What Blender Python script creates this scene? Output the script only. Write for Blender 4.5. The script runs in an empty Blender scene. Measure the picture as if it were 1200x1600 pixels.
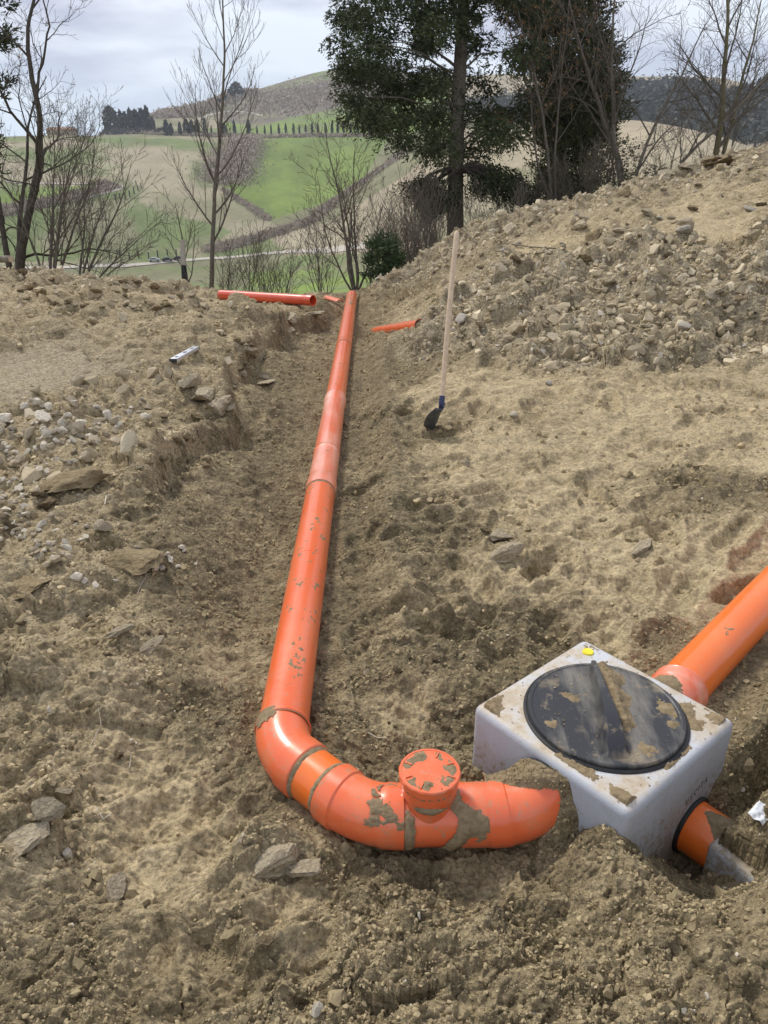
import bpy, bmesh, math, random, time
import numpy as np
from mathutils import Vector, Matrix
T0 = time.time()
random.seed(7)
RNG = np.random.default_rng(11)
scene = bpy.context.scene
COL = scene.collection

# ------------------------------------------------------------------ camera
CAM_H = 1.7
FOC = 1202.0                       # focal length in photograph pixels (1200 x 1600)
PITCH = math.atan(585 / FOC)
cam_data = bpy.data.cameras.new('camera')
cam = bpy.data.objects.new('camera', cam_data)
COL.objects.link(cam)
cam.location = (0, 0, CAM_H)
cam.rotation_euler = (math.pi / 2 - PITCH, 0, 0)
cam_data.sensor_fit = 'VERTICAL'
cam_data.sensor_height = 24.0
cam_data.lens = 24.0 * FOC / 1600.0
cam_data.clip_start = 0.05
cam_data.clip_end = 9000
scene.camera = cam

# ------------------------------------------------------------------ light, sky, exposure
SUN_EL, SUN_AZ = math.radians(48), math.radians(-38)      # azimuth from +Y towards +X
world = bpy.data.worlds.new('World')
scene.world = world
world.use_nodes = True
wn = world.node_tree
wn.nodes.clear()
def wnode(t, **kw):
    n = wn.nodes.new(t)
    for k, v in kw.items(): setattr(n, k, v)
    return n
w_out = wnode('ShaderNodeOutputWorld')
w_bg = wnode('ShaderNodeBackground')
w_bg.inputs['Strength'].default_value = 0.068
w_sky = wnode('ShaderNodeTexSky', sky_type='NISHITA', sun_disc=False)
w_sky.sun_elevation = SUN_EL
w_sky.sun_rotation = SUN_AZ
w_sky.altitude = 300
w_tc = wnode('ShaderNodeTexCoord')
w_sep = wnode('ShaderNodeSeparateXYZ')
wn.links.new(w_tc.outputs['Generated'], w_sep.inputs[0])
w_add = wnode('ShaderNodeMath', operation='ADD'); w_add.inputs[1].default_value = 0.16
w_max = wnode('ShaderNodeMath', operation='MAXIMUM'); w_max.inputs[1].default_value = 0.02
wn.links.new(w_sep.outputs[2], w_max.inputs[0]); wn.links.new(w_max.outputs[0], w_add.inputs[0])
w_cx = wnode('ShaderNodeMath', operation='DIVIDE'); w_cy = wnode('ShaderNodeMath', operation='DIVIDE')
wn.links.new(w_sep.outputs[0], w_cx.inputs[0]); wn.links.new(w_add.outputs[0], w_cx.inputs[1])
wn.links.new(w_sep.outputs[1], w_cy.inputs[0]); wn.links.new(w_add.outputs[0], w_cy.inputs[1])
w_cmb = wnode('ShaderNodeCombineXYZ')
wn.links.new(w_cx.outputs[0], w_cmb.inputs[0]); wn.links.new(w_cy.outputs[0], w_cmb.inputs[1])
w_cmb.inputs[2].default_value = 3.7
w_n1 = wnode('ShaderNodeTexNoise'); w_n1.inputs['Scale'].default_value = 1.15
w_n1.inputs['Detail'].default_value = 5; w_n1.inputs['Roughness'].default_value = 0.5
w_n2 = wnode('ShaderNodeTexNoise'); w_n2.inputs['Scale'].default_value = 0.42
w_n2.inputs['Detail'].default_value = 4
wn.links.new(w_cmb.outputs[0], w_n1.inputs['Vector']); wn.links.new(w_cmb.outputs[0], w_n2.inputs['Vector'])
w_r1 = wnode('ShaderNodeValToRGB')
w_r1.color_ramp.elements[0].position = 0.41; w_r1.color_ramp.elements[0].color = (3.9, 4.1, 5.3, 1)
w_r1.color_ramp.elements[1].position = 0.60; w_r1.color_ramp.elements[1].color = (8.0, 8.3, 9.0, 1)
wn.links.new(w_n1.outputs[0], w_r1.inputs[0])
w_r2 = wnode('ShaderNodeValToRGB')                     # where a little thin blue shows
w_r2.color_ramp.elements[0].position = 0.50; w_r2.color_ramp.elements[0].color = (0, 0, 0, 1)
w_r2.color_ramp.elements[1].position = 0.70; w_r2.color_ramp.elements[1].color = (0.5, 0.5, 0.5, 1)
wn.links.new(w_n2.outputs[0], w_r2.inputs[0])
w_mix = wnode('ShaderNodeMixRGB')
wn.links.new(w_r2.outputs[0], w_mix.inputs[0]); wn.links.new(w_r1.outputs[0], w_mix.inputs[1])
# brighter, bluer band of thin cloud low over the horizon
w_sk = wnode('ShaderNodeMixRGB', blend_type='MIX'); w_sk.inputs[0].default_value = 0.55
w_sk.inputs[1].default_value = (6.2, 7.4, 8.8, 1)
wn.links.new(w_sky.outputs[0], w_sk.inputs[2])
wn.links.new(w_sk.outputs[0], w_mix.inputs[2])
w_hz = wnode('ShaderNodeMapRange'); w_hz.inputs[1].default_value = 0.0; w_hz.inputs[2].default_value = 0.13
w_hz.inputs[3].default_value = 0.85; w_hz.inputs[4].default_value = 0.0
wn.links.new(w_sep.outputs[2], w_hz.inputs[0])
w_mix2 = wnode('ShaderNodeMixRGB'); w_mix2.inputs[2].default_value = (5.9, 7.0, 8.1, 1)
wn.links.new(w_hz.outputs[0], w_mix2.inputs[0]); wn.links.new(w_mix.outputs[0], w_mix2.inputs[1])
wn.links.new(w_mix2.outputs[0], w_bg.inputs['Color'])
wn.links.new(w_bg.outputs[0], w_out.inputs['Surface'])

sun_d = bpy.data.lights.new('sun', 'SUN')
sun_d.energy = 1.5
sun_d.angle = math.radians(10)
sun_d.color = (1.0, 0.95, 0.87)
sun = bpy.data.objects.new('sun', sun_d); COL.objects.link(sun)
sdir = Vector((math.sin(SUN_AZ) * math.cos(SUN_EL), math.cos(SUN_AZ) * math.cos(SUN_EL), math.sin(SUN_EL)))
sun.rotation_euler = sdir.to_track_quat('Z', 'Y').to_euler()
sun.location = (-6, 8, 12)
scene.view_settings.view_transform = 'Standard'
scene.view_settings.look = 'None'
scene.view_settings.gamma = 1.0
scene.view_settings.use_curve_mapping = False
scene.view_settings.exposure = 1.0

# ------------------------------------------------------------------ geometry of the place: pixel <-> world helpers
CP, SP = math.cos(PITCH), math.sin(PITCH)
def P(x, y, d):
    X = (x - 600) / FOC * d; dn = (y - 800) / FOC * d
    return Vector((X, d * CP - dn * SP, CAM_H - d * SP - dn * CP))
def Zp(x, y, z):
    a = P(x, y, 1.0) - Vector((0, 0, CAM_H)); t = (z - CAM_H) / a.z
    return Vector((0, 0, CAM_H)) + a * t

# ------------------------------------------------------------------ numpy noise
_perm = np.random.default_rng(3).permutation(4096).astype(np.int64)
def _h(ix, iy, s=0):
    return _perm[(_perm[(ix + s * 131) & 4095] + iy) & 4095]
_ang = np.random.default_rng(5).random(4096) * 2 * np.pi
_gx, _gy = np.cos(_ang).astype(np.float32), np.sin(_ang).astype(np.float32)
_r1 = np.random.default_rng(6).random(4096).astype(np.float32)
_r2 = np.random.default_rng(8).random(4096).astype(np.float32)
_r3 = np.random.default_rng(9).random(4096).astype(np.float32)
def perlin(x, y, s=0):
    x0 = np.floor(x); y0 = np.floor(y)
    fx = (x - x0).astype(np.float32); fy = (y - y0).astype(np.float32)
    ix = x0.astype(np.int64); iy = y0.astype(np.int64)
    u = fx * fx * fx * (fx * (fx * 6 - 15) + 10); v = fy * fy * fy * (fy * (fy * 6 - 15) + 10)
    def g(a, b):
        k = _h(ix + a, iy + b, s)
        return _gx[k] * (fx - a) + _gy[k] * (fy - b)
    n0 = g(0, 0) * (1 - u) + g(1, 0) * u; n1 = g(0, 1) * (1 - u) + g(1, 1) * u
    return (n0 * (1 - v) + n1 * v) * 1.45
def fbm(x, y, o=4, s=0, rg=0.5):
    t = 0; a = 1.0; n = 0
    for k in range(o):
        t = t + a * perlin(x * 2 ** k + 17.3 * k, y * 2 ** k - 9.1 * k, s + k); n += a; a *= rg
    return t / n
def worley(x, y, s=0):
    """F1, F2, random value and tilt of the nearest cell"""
    x0 = np.floor(x).astype(np.int64); y0 = np.floor(y).astype(np.int64)
    f1 = np.full(x.shape, 9.0, np.float32); f2 = f1.copy(); rid = np.zeros(x.shape, np.float32)
    tx = np.zeros(x.shape, np.float32); ty = np.zeros(x.shape, np.float32)
    for a in (-1, 0, 1):
        for b in (-1, 0, 1):
            k = _h(x0 + a, y0 + b, s)
            dx = (x0 + a + 0.1 + 0.8 * _r1[k] - x).astype(np.float32); dy = (y0 + b + 0.1 + 0.8 * _r2[k] - y).astype(np.float32)
            d = np.sqrt(dx * dx + dy * dy); m = d < f1
            f2 = np.where(m, f1, np.minimum(f2, d)); f1 = np.where(m, d, f1)
            rid = np.where(m, _r3[k], rid); tx = np.where(m, dx, tx); ty = np.where(m, dy, ty)
    return f1, f2, rid, tx, ty
def sstep(a, b, x):
    t = np.clip((x - a) / (b - a), 0, 1); return t * t * (3 - 2 * t)

class TPS:
    def __init__(s, pts, val, lam=1e-4):
        s.p = np.array(pts, float); n = len(s.p)
        K = s.k(np.linalg.norm(s.p[:, None] - s.p[None], axis=2)) + lam * np.eye(n)
        Q = np.hstack([np.ones((n, 1)), s.p]); A = np.block([[K, Q], [Q.T, np.zeros((3, 3))]])
        s.w = np.linalg.solve(A, np.concatenate([val, np.zeros(3)]))
    @staticmethod
    def k(r): return np.where(r > 1e-9, r * r * np.log(np.maximum(r, 1e-9)), 0)
    def __call__(s, x, y):
        out = s.w[-3] + s.w[-2] * x + s.w[-1] * y
        for (px, py), w in zip(s.p, s.w):
            r2 = (x - px) ** 2 + (y - py) ** 2
            out = out + w * 0.5 * r2 * np.log(np.maximum(r2, 1e-12))
        return out

# ------------------------------------------------------------------ the dug ground: heights and soil kinds
# classes: S loose trench sand, C compact pale crust, M rubble mound, L left bank soil, F flat wet clay, H loose heap
CLS = dict(S=(.35, 1.0, .05, 0.), C=(.25, .3, 1., 0.), M=(1., .8, .36, .62), L=(.66, .65, .62, .22), F=(.26, .25, .6, .75), H=(.45, 1., .25, 0.),
           G=(.8, .6, .5, .45))
GP = [  # px, py, z, class
 (0,1600,.02,'S'),(300,1600,.03,'S'),(600,1600,.07,'H'),(900,1600,.14,'H'),(1200,1600,.2,'H'),
 (0,1400,.03,'L'),(150,1450,.0,'S'),(250,1380,-.02,'C'),(430,1500,.04,'S'),(520,1540,.06,'H'),(330,1560,-.01,'C'),(600,1430,.03,'H'),(800,1450,.09,'H'),(1000,1440,.15,'H'),(1200,1400,.21,'H'),
 (470,1400,-.03,'C'),(420,1350,.02,'L'),(600,1350,-.035,'S'),(750,1355,-.035,'C'),(850,1350,-.01,'H'),(930,1310,.03,'H'),(965,1350,.03,'H'),(1015,1352,-.06,'H'),(1050,1348,-.11,'S'),(1080,1372,-.12,'S'),(1120,1392,-.09,'S'),(1030,1400,.05,'H'),(1100,1430,.08,'H'),(1160,1400,.02,'H'),(1200,1330,.15,'H'),
 (300,1280,-.05,'C'),(220,1230,-.03,'C'),(150,1180,.02,'L'),(0,1200,.06,'L'),(60,1300,.04,'L'),(400,1250,-.03,'S'),(300,1120,.0,'S'),(380,1100,-.02,'S'),
 (500,1180,.0,'S'),(560,1150,-.04,'S'),(600,1200,-.05,'S'),(640,1120,-.04,'C'),(720,1150,-.06,'S'),(780,1215,-.02,'S'),(735,1195,.015,'S'),(560,1050,-.04,'S'),(680,1050,.01,'S'),(620,950,-.03,'C'),
 (800,1000,.0,'S'),(860,1010,.04,'S'),(960,980,.08,'C'),(900,900,.03,'C'),(1100,930,.07,'C'),(1000,1000,.08,'S'),(1000,850,.06,'C'),(1200,850,.08,'C'),(750,900,-.01,'C'),
 (1190,1060,.11,'S'),(1190,1150,.08,'S'),(1180,1230,.03,'S'),
 (540,850,-.08,'S'),(570,850,-.05,'C'),(620,850,.0,'S'),(680,850,-.02,'S'),
 (380,950,-.06,'S'),(340,950,.0,'S'),(330,1020,.0,'C'),(280,1000,.06,'L'),(200,1050,.08,'L'),(60,1050,.1,'L'),(0,1000,.1,'L'),(150,950,.1,'L'),
 (420,850,-.11,'S'),(370,850,-.06,'S'),(330,870,.04,'S'),(280,850,.1,'L'),(150,850,.12,'L'),(0,850,.12,'L'),
 (440,700,-.19,'S'),(380,700,-.15,'S'),(335,710,.04,'L'),(280,720,.1,'L'),(150,700,.16,'L'),(0,700,.16,'L'),
 (455,610,-.25,'S'),(400,610,-.22,'S'),(368,600,-.12,'L'),(345,600,.1,'L'),(300,600,.14,'L'),(200,620,.15,'L'),(100,590,.12,'F'),(0,600,.11,'F'),(60,560,.11,'F'),
 (475,540,-.32,'S'),(435,540,-.28,'S'),(400,535,-.1,'L'),(330,530,.14,'L'),(200,530,.13,'L'),(0,530,.16,'L'),
 (495,500,-.36,'S'),(470,512,-.3,'S'),(440,502,-.1,'L'),(400,490,.02,'L'),(505,478,-.22,'L'),
 (400,484,-.20,'S'),(470,486,-.22,'C'),(345,480,-.18,'C'),(420,472,-.2,'C'),(300,480,.03,'G'),(150,480,.06,'L'),(0,470,.1,'L'),(540,500,-.40,'S'),(585,480,-.42,'S'),(560,455,-.45,'S'),
 (575,700,-.15,'S'),(640,700,-.1,'S'),(700,700,.0,'C'),(800,700,.03,'C'),(1000,700,.07,'C'),(1200,700,.1,'C'),(850,780,.02,'C'),(1100,780,.08,'S'),
 (590,600,-.22,'S'),(640,600,-.15,'S'),(690,600,.03,'C'),(800,620,.08,'C'),(1000,620,.12,'C'),(1200,620,.12,'C'),
 (590,530,-.3,'S'),(630,520,-.25,'C'),(690,520,.06,'M'),(780,520,.16,'M'),(900,560,.15,'M'),(1000,540,.2,'M'),(1200,540,.24,'M'),
 (640,480,-.25,'L'),(700,470,.16,'M'),(850,460,.34,'M'),(1000,460,.42,'M'),(1200,460,.5,'M'),
 (800,410,.42,'M'),(820,405,.43,'C'),(1000,400,.63,'M'),(1200,390,.75,'M'),(1120,360,.85,'C')]
GPT = [(P(x, y, d), c) for x, y, d, c in (
 (620,437,11.5,'M'),(700,388,11.5,'M'),(800,352,12,'M'),(900,337,12,'M'),(1000,309,12.5,'M'),(1100,280,12.8,'M'),(1200,266,13,'M'),
 (0,433,10.5,'G'),(100,439,11,'G'),(200,447,11.2,'G'),(300,459,11.3,'G'),(400,466,11.4,'L'),(480,464,11.6,'L'))]
GW = [((-9, 1, .1), 'L'), ((-9, 5, .15), 'L'), ((-8, 11, .05), 'G'), ((7, 1, .15), 'C'), ((7, 4, .3), 'C'), ((9, 9, 1.0), 'M'), ((10, 13.5, 1.45), 'M'),
      ((-3, -1, .05), 'L'), ((0, -1.5, .1), 'S'), ((3, -1, .2), 'S'), ((-3.5, 0.6, .08), 'L'), ((3.2, 0.8, .15), 'S'), ((2.8, 2, .12), 'S')]
gpts = [(Zp(x, y, z), c) for x, y, z, c in GP] + GPT + [(Vector(p), c) for p, c in GW]
_hp = [(p.x, p.y) for p, c in gpts]; _hz = [p.z for p, c in gpts]
# behind the crest the ground falls away to the valley
for p, c in GPT + [(Vector((-8, 11, .05)), 'G'), (Vector((10, 13.5, 1.45)), 'M')]:
    dn = Vector((p.x, p.y)).normalized()
    for k, dz in ((2.2, .9), (5.5, 2.4)):
        _hp.append((p.x + dn.x * k, p.y + dn.y * k)); _hz.append(p.z - dz)
_hp.append((-0.4, 13.6)); _hz.append(-.9); _hp.append((0.0, 17)); _hz.append(-2.4)
TG = TPS(_hp, np.array(_hz), 2e-3)
_cp = np.array([(p.x, p.y) for p, c in gpts]); _cv = np.array([CLS[c] for p, c in gpts])

PIPE_A = Vector((-.312, 1.826, .06)); PIPE_F = Vector((-.478, 11.756, -.425))
def pipe_axis(y):
    t = (y - PIPE_A.y) / (PIPE_F.y - PIPE_A.y)
    return PIPE_A.x + t * (PIPE_F.x - PIPE_A.x), PIPE_A.z + t * (PIPE_F.z - PIPE_A.z)

BOXC = Vector((.632, 1.740, .21)); BA = math.radians(40.17)
BU = Vector((math.cos(BA), math.sin(BA), 0)); BWd = Vector((math.sin(BA), -math.cos(BA), 0)); BH = .265

B2 = tuple(Zp(1093, 1362, -.13))[:2]; B2A = BA - .12          # corner and heading of the second box
def classes(x, y):
    wx = x + 0.12 * fbm(x * 2.1, y * 2.1, 3, 40) * (1 + .12 * y); wy = y + 0.16 * fbm(x * 2.1 + 5, y * 2.1, 3, 44) * (1 + .12 * y)
    sc = 0.22 + 0.05 * np.abs(y)
    num = 0; den = 0
    for (px, py), v in zip(_cp, _cv):
        d2 = ((wx - px) ** 2 + ((wy - py) * (0.75 if py > 3 else 1)) ** 2) / sc ** 2
        w = 1.0 / (d2 + 0.12) ** 2.2
        num = num + w[..., None] * v.astype(np.float32); den = den + w
    out = num / den[..., None]
    ax, _ = pipe_axis(y); dx = x - ax + .06 * fbm(x * 4, y * 3, 3, 201)
    w = np.exp(-((dx + .10) / .60) ** 4) * sstep(1.9, 2.6, y) * (1 - sstep(10.8, 11.8, y)); w = w[..., None] if w.ndim else w
    tgt = np.array([.22, .95, .0, .0], np.float32); return (out * (1 - .85 * w) + tgt * .85 * w).astype(np.float32)

def pline(pts): return [tuple(Zp(*q))[:2] for q in pts]
CLIFFS = [(pline([(512,482,-.25),(470,494,-.15),(436,508,-.1),(405,530,0),(350,585,.1),(374,642,.05),(330,668,.1),(262,735,.1),(225,790,.1)]), .24, .055, .28),
          (pline([(0,1330,.05),(62,1290,.05),(95,1240,.05),(140,1230,.03),(180,1180,.03)]), .06, .012, .10),
          (pline([(0,545,.13),(70,530,.13),(130,555,.13),(190,600,.13)]), .07, .02, .25),
          (pline([(650,470,0),(700,520,.05),(760,560,.1),(850,580,.15),(950,590,.15),(1200,600,.18)]), .06, .05, .4)]
def sdist(x, y, pts):
    best = np.full(x.shape, 9.0); sg = np.ones(x.shape)
    for (x1, y1), (x2, y2) in zip(pts[:-1], pts[1:]):
        dx, dy = x2 - x1, y2 - y1; t = np.clip(((x - x1) * dx + (y - y1) * dy) / (dx * dx + dy * dy), 0, 1)
        ex, ey = x - x1 - t * dx, y - y1 - t * dy; d = np.hypot(ex, ey); s = np.sign(dx * ey - dy * ex); m = d < best; best = np.where(m, d, best); sg = np.where(m, s, sg)
    (x1, y1), (x2, y2) = pts[0], pts[-1]
    L = math.hypot(x2 - x1, y2 - y1); e = np.minimum(np.hypot(x - x1, y - y1), np.hypot(x - x2, y - y2))
    return best * sg, sstep(0, .25 * min(1, L), e) * (1 - sstep(.5, .9, best))
def macro(x, y):
    z = TG(x, y)
    jx = x + .10 * fbm(x * 3.5, y * 3.5, 4, 151, .6); jy = y + .14 * fbm(x * 3.5 + 7, y * 3.5, 4, 155, .6)
    for pts, A, w_, W_ in CLIFFS:
        d, en = sdist(jx, jy, pts); flip = 1.0
        z = z + flip * A * (sstep(-w_, w_, d * CSGN[A]) - sstep(-W_, W_, d * CSGN[A])) * en
    # furrow and berm beside the pipe
    ax, az = pipe_axis(y); dx = x - ax
    inr = sstep(1.7, 2.4, y) * (1 - sstep(11.6, 12.4, y))
    tgt = az - 0.055 - 0.02 * np.abs(dx)
    wgt = np.exp(-(dx / 0.17) ** 2) * inr
    z = z * (1 - wgt) + tgt * wgt
    wv = .05 * fbm(y * 1.3 + 3, y * 0 + .5, 2, 145)
    z = z + (.055 + .03 * fbm(x * 3, y * 2.2, 3, 147)) * np.exp(-((dx - .40 - wv) / .085) ** 2) * inr * sstep(1.9, 2.6, y) * (1 - sstep(8.5, 10, y))
    z = z - .020 * np.exp(-((dx - .21) / .06) ** 2) * inr * sstep(2.2, 2.8, y)
    z = z + .030 * np.exp(-((dx + .66 + wv) / .06) ** 2) * inr * sstep(2.6, 3.4, y) * (1 - sstep(8.5, 10, y))
    # round the fittings
    def blob(cx, cy, r, dz, q=1.0, p=1.0):
        return dz * np.exp(-(((x - cx) ** 2 + ((y - cy) * q) ** 2) / r ** 2) ** p)
    # soil heaped over the elbow where it enters the box
    z = z + 0 
    z = z + blob(.555, 1.37, .10, .07) + blob(.66, 1.27, .14, .03)
    z = z + blob(.285, 1.90, .10, -.03)
    z = z + blob(.87, 1.535, .075, -.09, 1, 1.6)               # hole under the outlet pipe
    # heap over the outlet pipe and the second box: it stands on that box's top
    q2x, q2y = B2[0], B2[1]; u2 = (x - q2x) * math.cos(B2A) + (y - q2y) * math.sin(B2A); w2 = (x - q2x) * math.sin(B2A) - (y - q2y) * math.cos(B2A)
    e2 = np.minimum(u2 - .004, w2 + .0) + .010 * fbm(x * 14, y * 14, 2, 140)
    hp2 = np.minimum(.16, -.01 + 1.1 * np.clip(e2, 0, .2)) * (1 - sstep(.30, .55, np.hypot(u2 - .16, w2 - .16)))
    z = np.where(e2 > .022, np.maximum(z, np.minimum(hp2, .6)), z)
    wl = (1 - sstep(.03, .11, -u2)) * sstep(-.13, -.04, w2) * (1 - sstep(.15, .27, w2)) * (e2 < .022)
    z = z * (1 - wl) + np.minimum(z, -.135 + .55 * np.clip(w2, 0, .3)) * wl
    # footprints
    for cx, cy, a, l, w_, dp in FEET:
        if x.ndim == 2:
            near = np.abs(x - cx) < .6; near &= np.abs(y - cy) < .6; rs_ = np.where(near.any(1))[0]
            if not len(rs_): continue
            r0_, r1_ = rs_[0], rs_[-1] + 1; cs_ = np.where(near[r0_:r1_].any(0))[0]; c0_, c1_ = cs_[0], cs_[-1] + 1
            X_, Y_ = x[r0_:r1_, c0_:c1_], y[r0_:r1_, c0_:c1_]; c, s_ = math.cos(a), math.sin(a); u = (X_ - cx) * c + (Y_ - cy) * s_; v = -(X_ - cx) * s_ + (Y_ - cy) * c
            r = (u / l) ** 2 + (v / w_) ** 2; z[r0_:r1_, c0_:c1_] += -dp * np.exp(-r ** 2) + dp * .5 * np.exp(-((np.sqrt(r) - 1.35) / .25) ** 2); continue
        c, s_ = math.cos(a), math.sin(a)
        u = (x - cx) * c + (y - cy) * s_; v = -(x - cx) * s_ + (y - cy) * c
        r = (u / l) ** 2 + (v / w_) ** 2
        z = z - dp * np.exp(-r ** 2) + dp * .45 * np.exp(-((np.sqrt(r) - 1.35) / .25) ** 2)
    return z
CSGN = {.24: -1, .07: -1, .06: 1}
FEET = []
def foot(px, py, z, a, l, w_, dp):
    p = Zp(px, py, z); FEET.append((p.x, p.y, a, l, w_, dp))
_fr = random.Random(31)
for _k in range(95): foot(_fr.uniform(560, 1230), _fr.uniform(560, 1010), .05, _fr.gauss(.5, .7), _fr.uniform(.12, .19), _fr.uniform(.05, .08), _fr.uniform(.018, .042))
for _k in range(34): foot(_fr.uniform(-40, 700), _fr.uniform(1230, 1600), .0, _fr.gauss(.7, .8), _fr.uniform(.09, .14), _fr.uniform(.04, .06), _fr.uniform(.008, .022))
for f in ((275,1290,-.04,.3,.14,.09,.035),(470,1430,-.02,.8,.11,.06,.035),(640,1120,-.04,1.5,.10,.045,.02),(340,1500,0,2.2,.12,.05,.025),(720,1370,-.03,.2,.13,.05,.02),
          (900,830,.03,.3,.16,.07,.03),(1020,790,.06,.5,.16,.07,.03),(870,720,.04,.2,.17,.07,.03),(770,960,0,.4,.14,.07,.03),(900,970,.04,.2,.14,.06,.03),
          (760,800,0,.7,.15,.07,.03),(1010,700,.07,.1,.2,.08,.03),(690,930,0,.5,.12,.06,.03),(560,1000,-.03,1.5,.12,.05,.02),(1130,840,.08,.6,.16,.07,.03),
          (960,620,.1,.2,.2,.09,.03),(1120,650,.1,.1,.2,.09,.03),(820,890,0,.2,.15,.07,.03)):
    foot(*f)

def micro(x, y, cl, sp):
    """relief finer than the land form; sp = local grid spacing (fades what the grid cannot carry)"""
    rough, loose, pale, grey = [cl[..., k] for k in range(4)]
    fade = lambda lam: np.clip((lam / sp - 1.8) / 2.0, 0, 1)
    z = 0.036 * fbm(x * 1.1, y * 1.1, 3, 1) * (0.7 + rough * 1.4) + .070 * fbm(x * 1.9 + 3, y * 1.9, 3, 8, .6) * rough ** 2
    z = z + .026 * fbm(x * 2.7, y * 4.2, 4, 12, .55) * np.clip(pale * (1 - rough) * 1.6 + .25, 0, 1)
    wx = x + 0.035 * fbm(x * 7, y * 7, 3, 50); wy = y + 0.035 * fbm(x * 7 + 9, y * 7 + 3, 3, 54)
    # big torn lumps
    f1, f2, rid, tx, ty = worley(wx * 3.1, wy * 3.1, 2)
    lump = np.clip(1 - f1 * 1.35, 0, 1) ** .7 * (rid > .42) * (0.5 + rid) + (tx * (rid - .5) * 1.1)
    z = z + 0.15 * lump * rough ** 1.6 * fade(.25)
    f1, f2, rid, tx, ty = worley(wx * 7.3, wy * 7.3, 3)
    slab = sstep(.02, .16, f2 - f1) * (rid - .35) + tx * (rid - .5) * 1.4 + ty * (_r1[(rid * 4095).astype(int)] - .5) * 1.2
    z = z + 0.046 * slab * (0.06 + rough * 1.1) * fade(.12)
    f1, f2, rid, tx, ty = worley(wx * 17, wy * 17, 4)
    cl1 = np.sqrt(np.clip(1 - (f1 * 1.5) ** 2, 0, 1)) * (rid > .55 - .35 * rough) * (.4 + rid)
    z = z + 0.017 * cl1 * (.05 + .95 * loose) * (0.35 + rough) * fade(.05)
    n_tear = np.abs(fbm(wx * 9, wy * 14, 4, 70, .6))
    z = z - 0.020 * np.clip(.16 - n_tear, 0, 1) / .16 * (.25 + rough * .9 - .12 * pale) * fade(.04)
    # cracks of the drying crust
    msk = sstep(-.05, .3, fbm(x * 1.7, y * 1.7, 2, 88)) * np.clip(pale * 1.3 - .2 * loose, 0, 1)
    f1, f2, rid, tx, ty = worley(wx * 11, wy * 13, 5)
    z = z - 0.014 * (1 - sstep(.0, .10, f2 - f1)) * msk * fade(.05) + .010 * (rid - .5) * msk + .05 * tx * (rid - .5) * msk * .4
    # platy ledges where the clay has torn
    for k_, lam, amp in ((3.2, .30, .020), (8.5, .11, .009)):
        v = fbm(wx * k_, wy * k_ * 1.5, 3, 120 + int(k_), .55) * 7; fl = np.floor(v)
        tz = fl + sstep(.30, .62, v - fl) - v * .75
        z = z + amp * tz * np.clip(.15 + rough * .8 + pale * .42 - .6 * grey * (rough < .3), 0, 1.1) * sstep(-.2, .3, fbm(x * 1.3 + 4, y * 1.3, 2, 131)) * fade(lam * .4)
    # lumpy loose sand
    patch = sstep(-.25, .25, fbm(x * 3.3, y * 3.3, 3, 92))
    lo = loose * (.35 + .65 * patch)
    f1, f2, rid, tx, ty = worley(wx * 38, wy * 38, 6)
    z = z + 0.0075 * np.sqrt(np.clip(1 - (f1 * 1.35) ** 2, 0, 1)) * (.2 + rid) * lo * fade(.026)
    z = z + 0.0042 * fbm(x * 60, y * 60, 3, 20, .65) * (.25 + lo) * fade(.02)
    f1, f2, rid, tx, ty = worley(x * 95, y * 95, 7)
    z = z + 0.0028 * np.clip(1 - f1 * 1.2, 0, 1) * (rid > .3) * (.2 + lo) * fade(.012)
    z = z + 0.010 * fbm(x * 14, y * 14, 3, 30, .55) * (.35 + .65 * loose + .5 * rough) * fade(.05)
    # tread ripples left of the pipe
    ax, az = pipe_axis(y); dx = x - ax
    tr = np.exp(-((dx + .36) / .13) ** 2) * sstep(2.3, 3.2, y) * (1 - sstep(10, 11, y))
    z = z + tr * .011 * np.sin((y + .5 * np.abs(dx + .36) + .04 * fbm(x * 5, y * 5, 2, 61)) * 2 * np.pi / .115) * fade(.1)
    tr2 = np.exp(-((dx - 2.3 + .1 * (y - 5)) / .35) ** 2) * sstep(4.0, 5, y) * (1 - sstep(9, 10, y))
    z = z + tr2 * .016 * np.sin((y * .6 + dx * .8 + .05 * fbm(x * 4, y * 4, 2, 63)) * 2 * np.pi / .17) * fade(.14)
    return z

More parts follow.
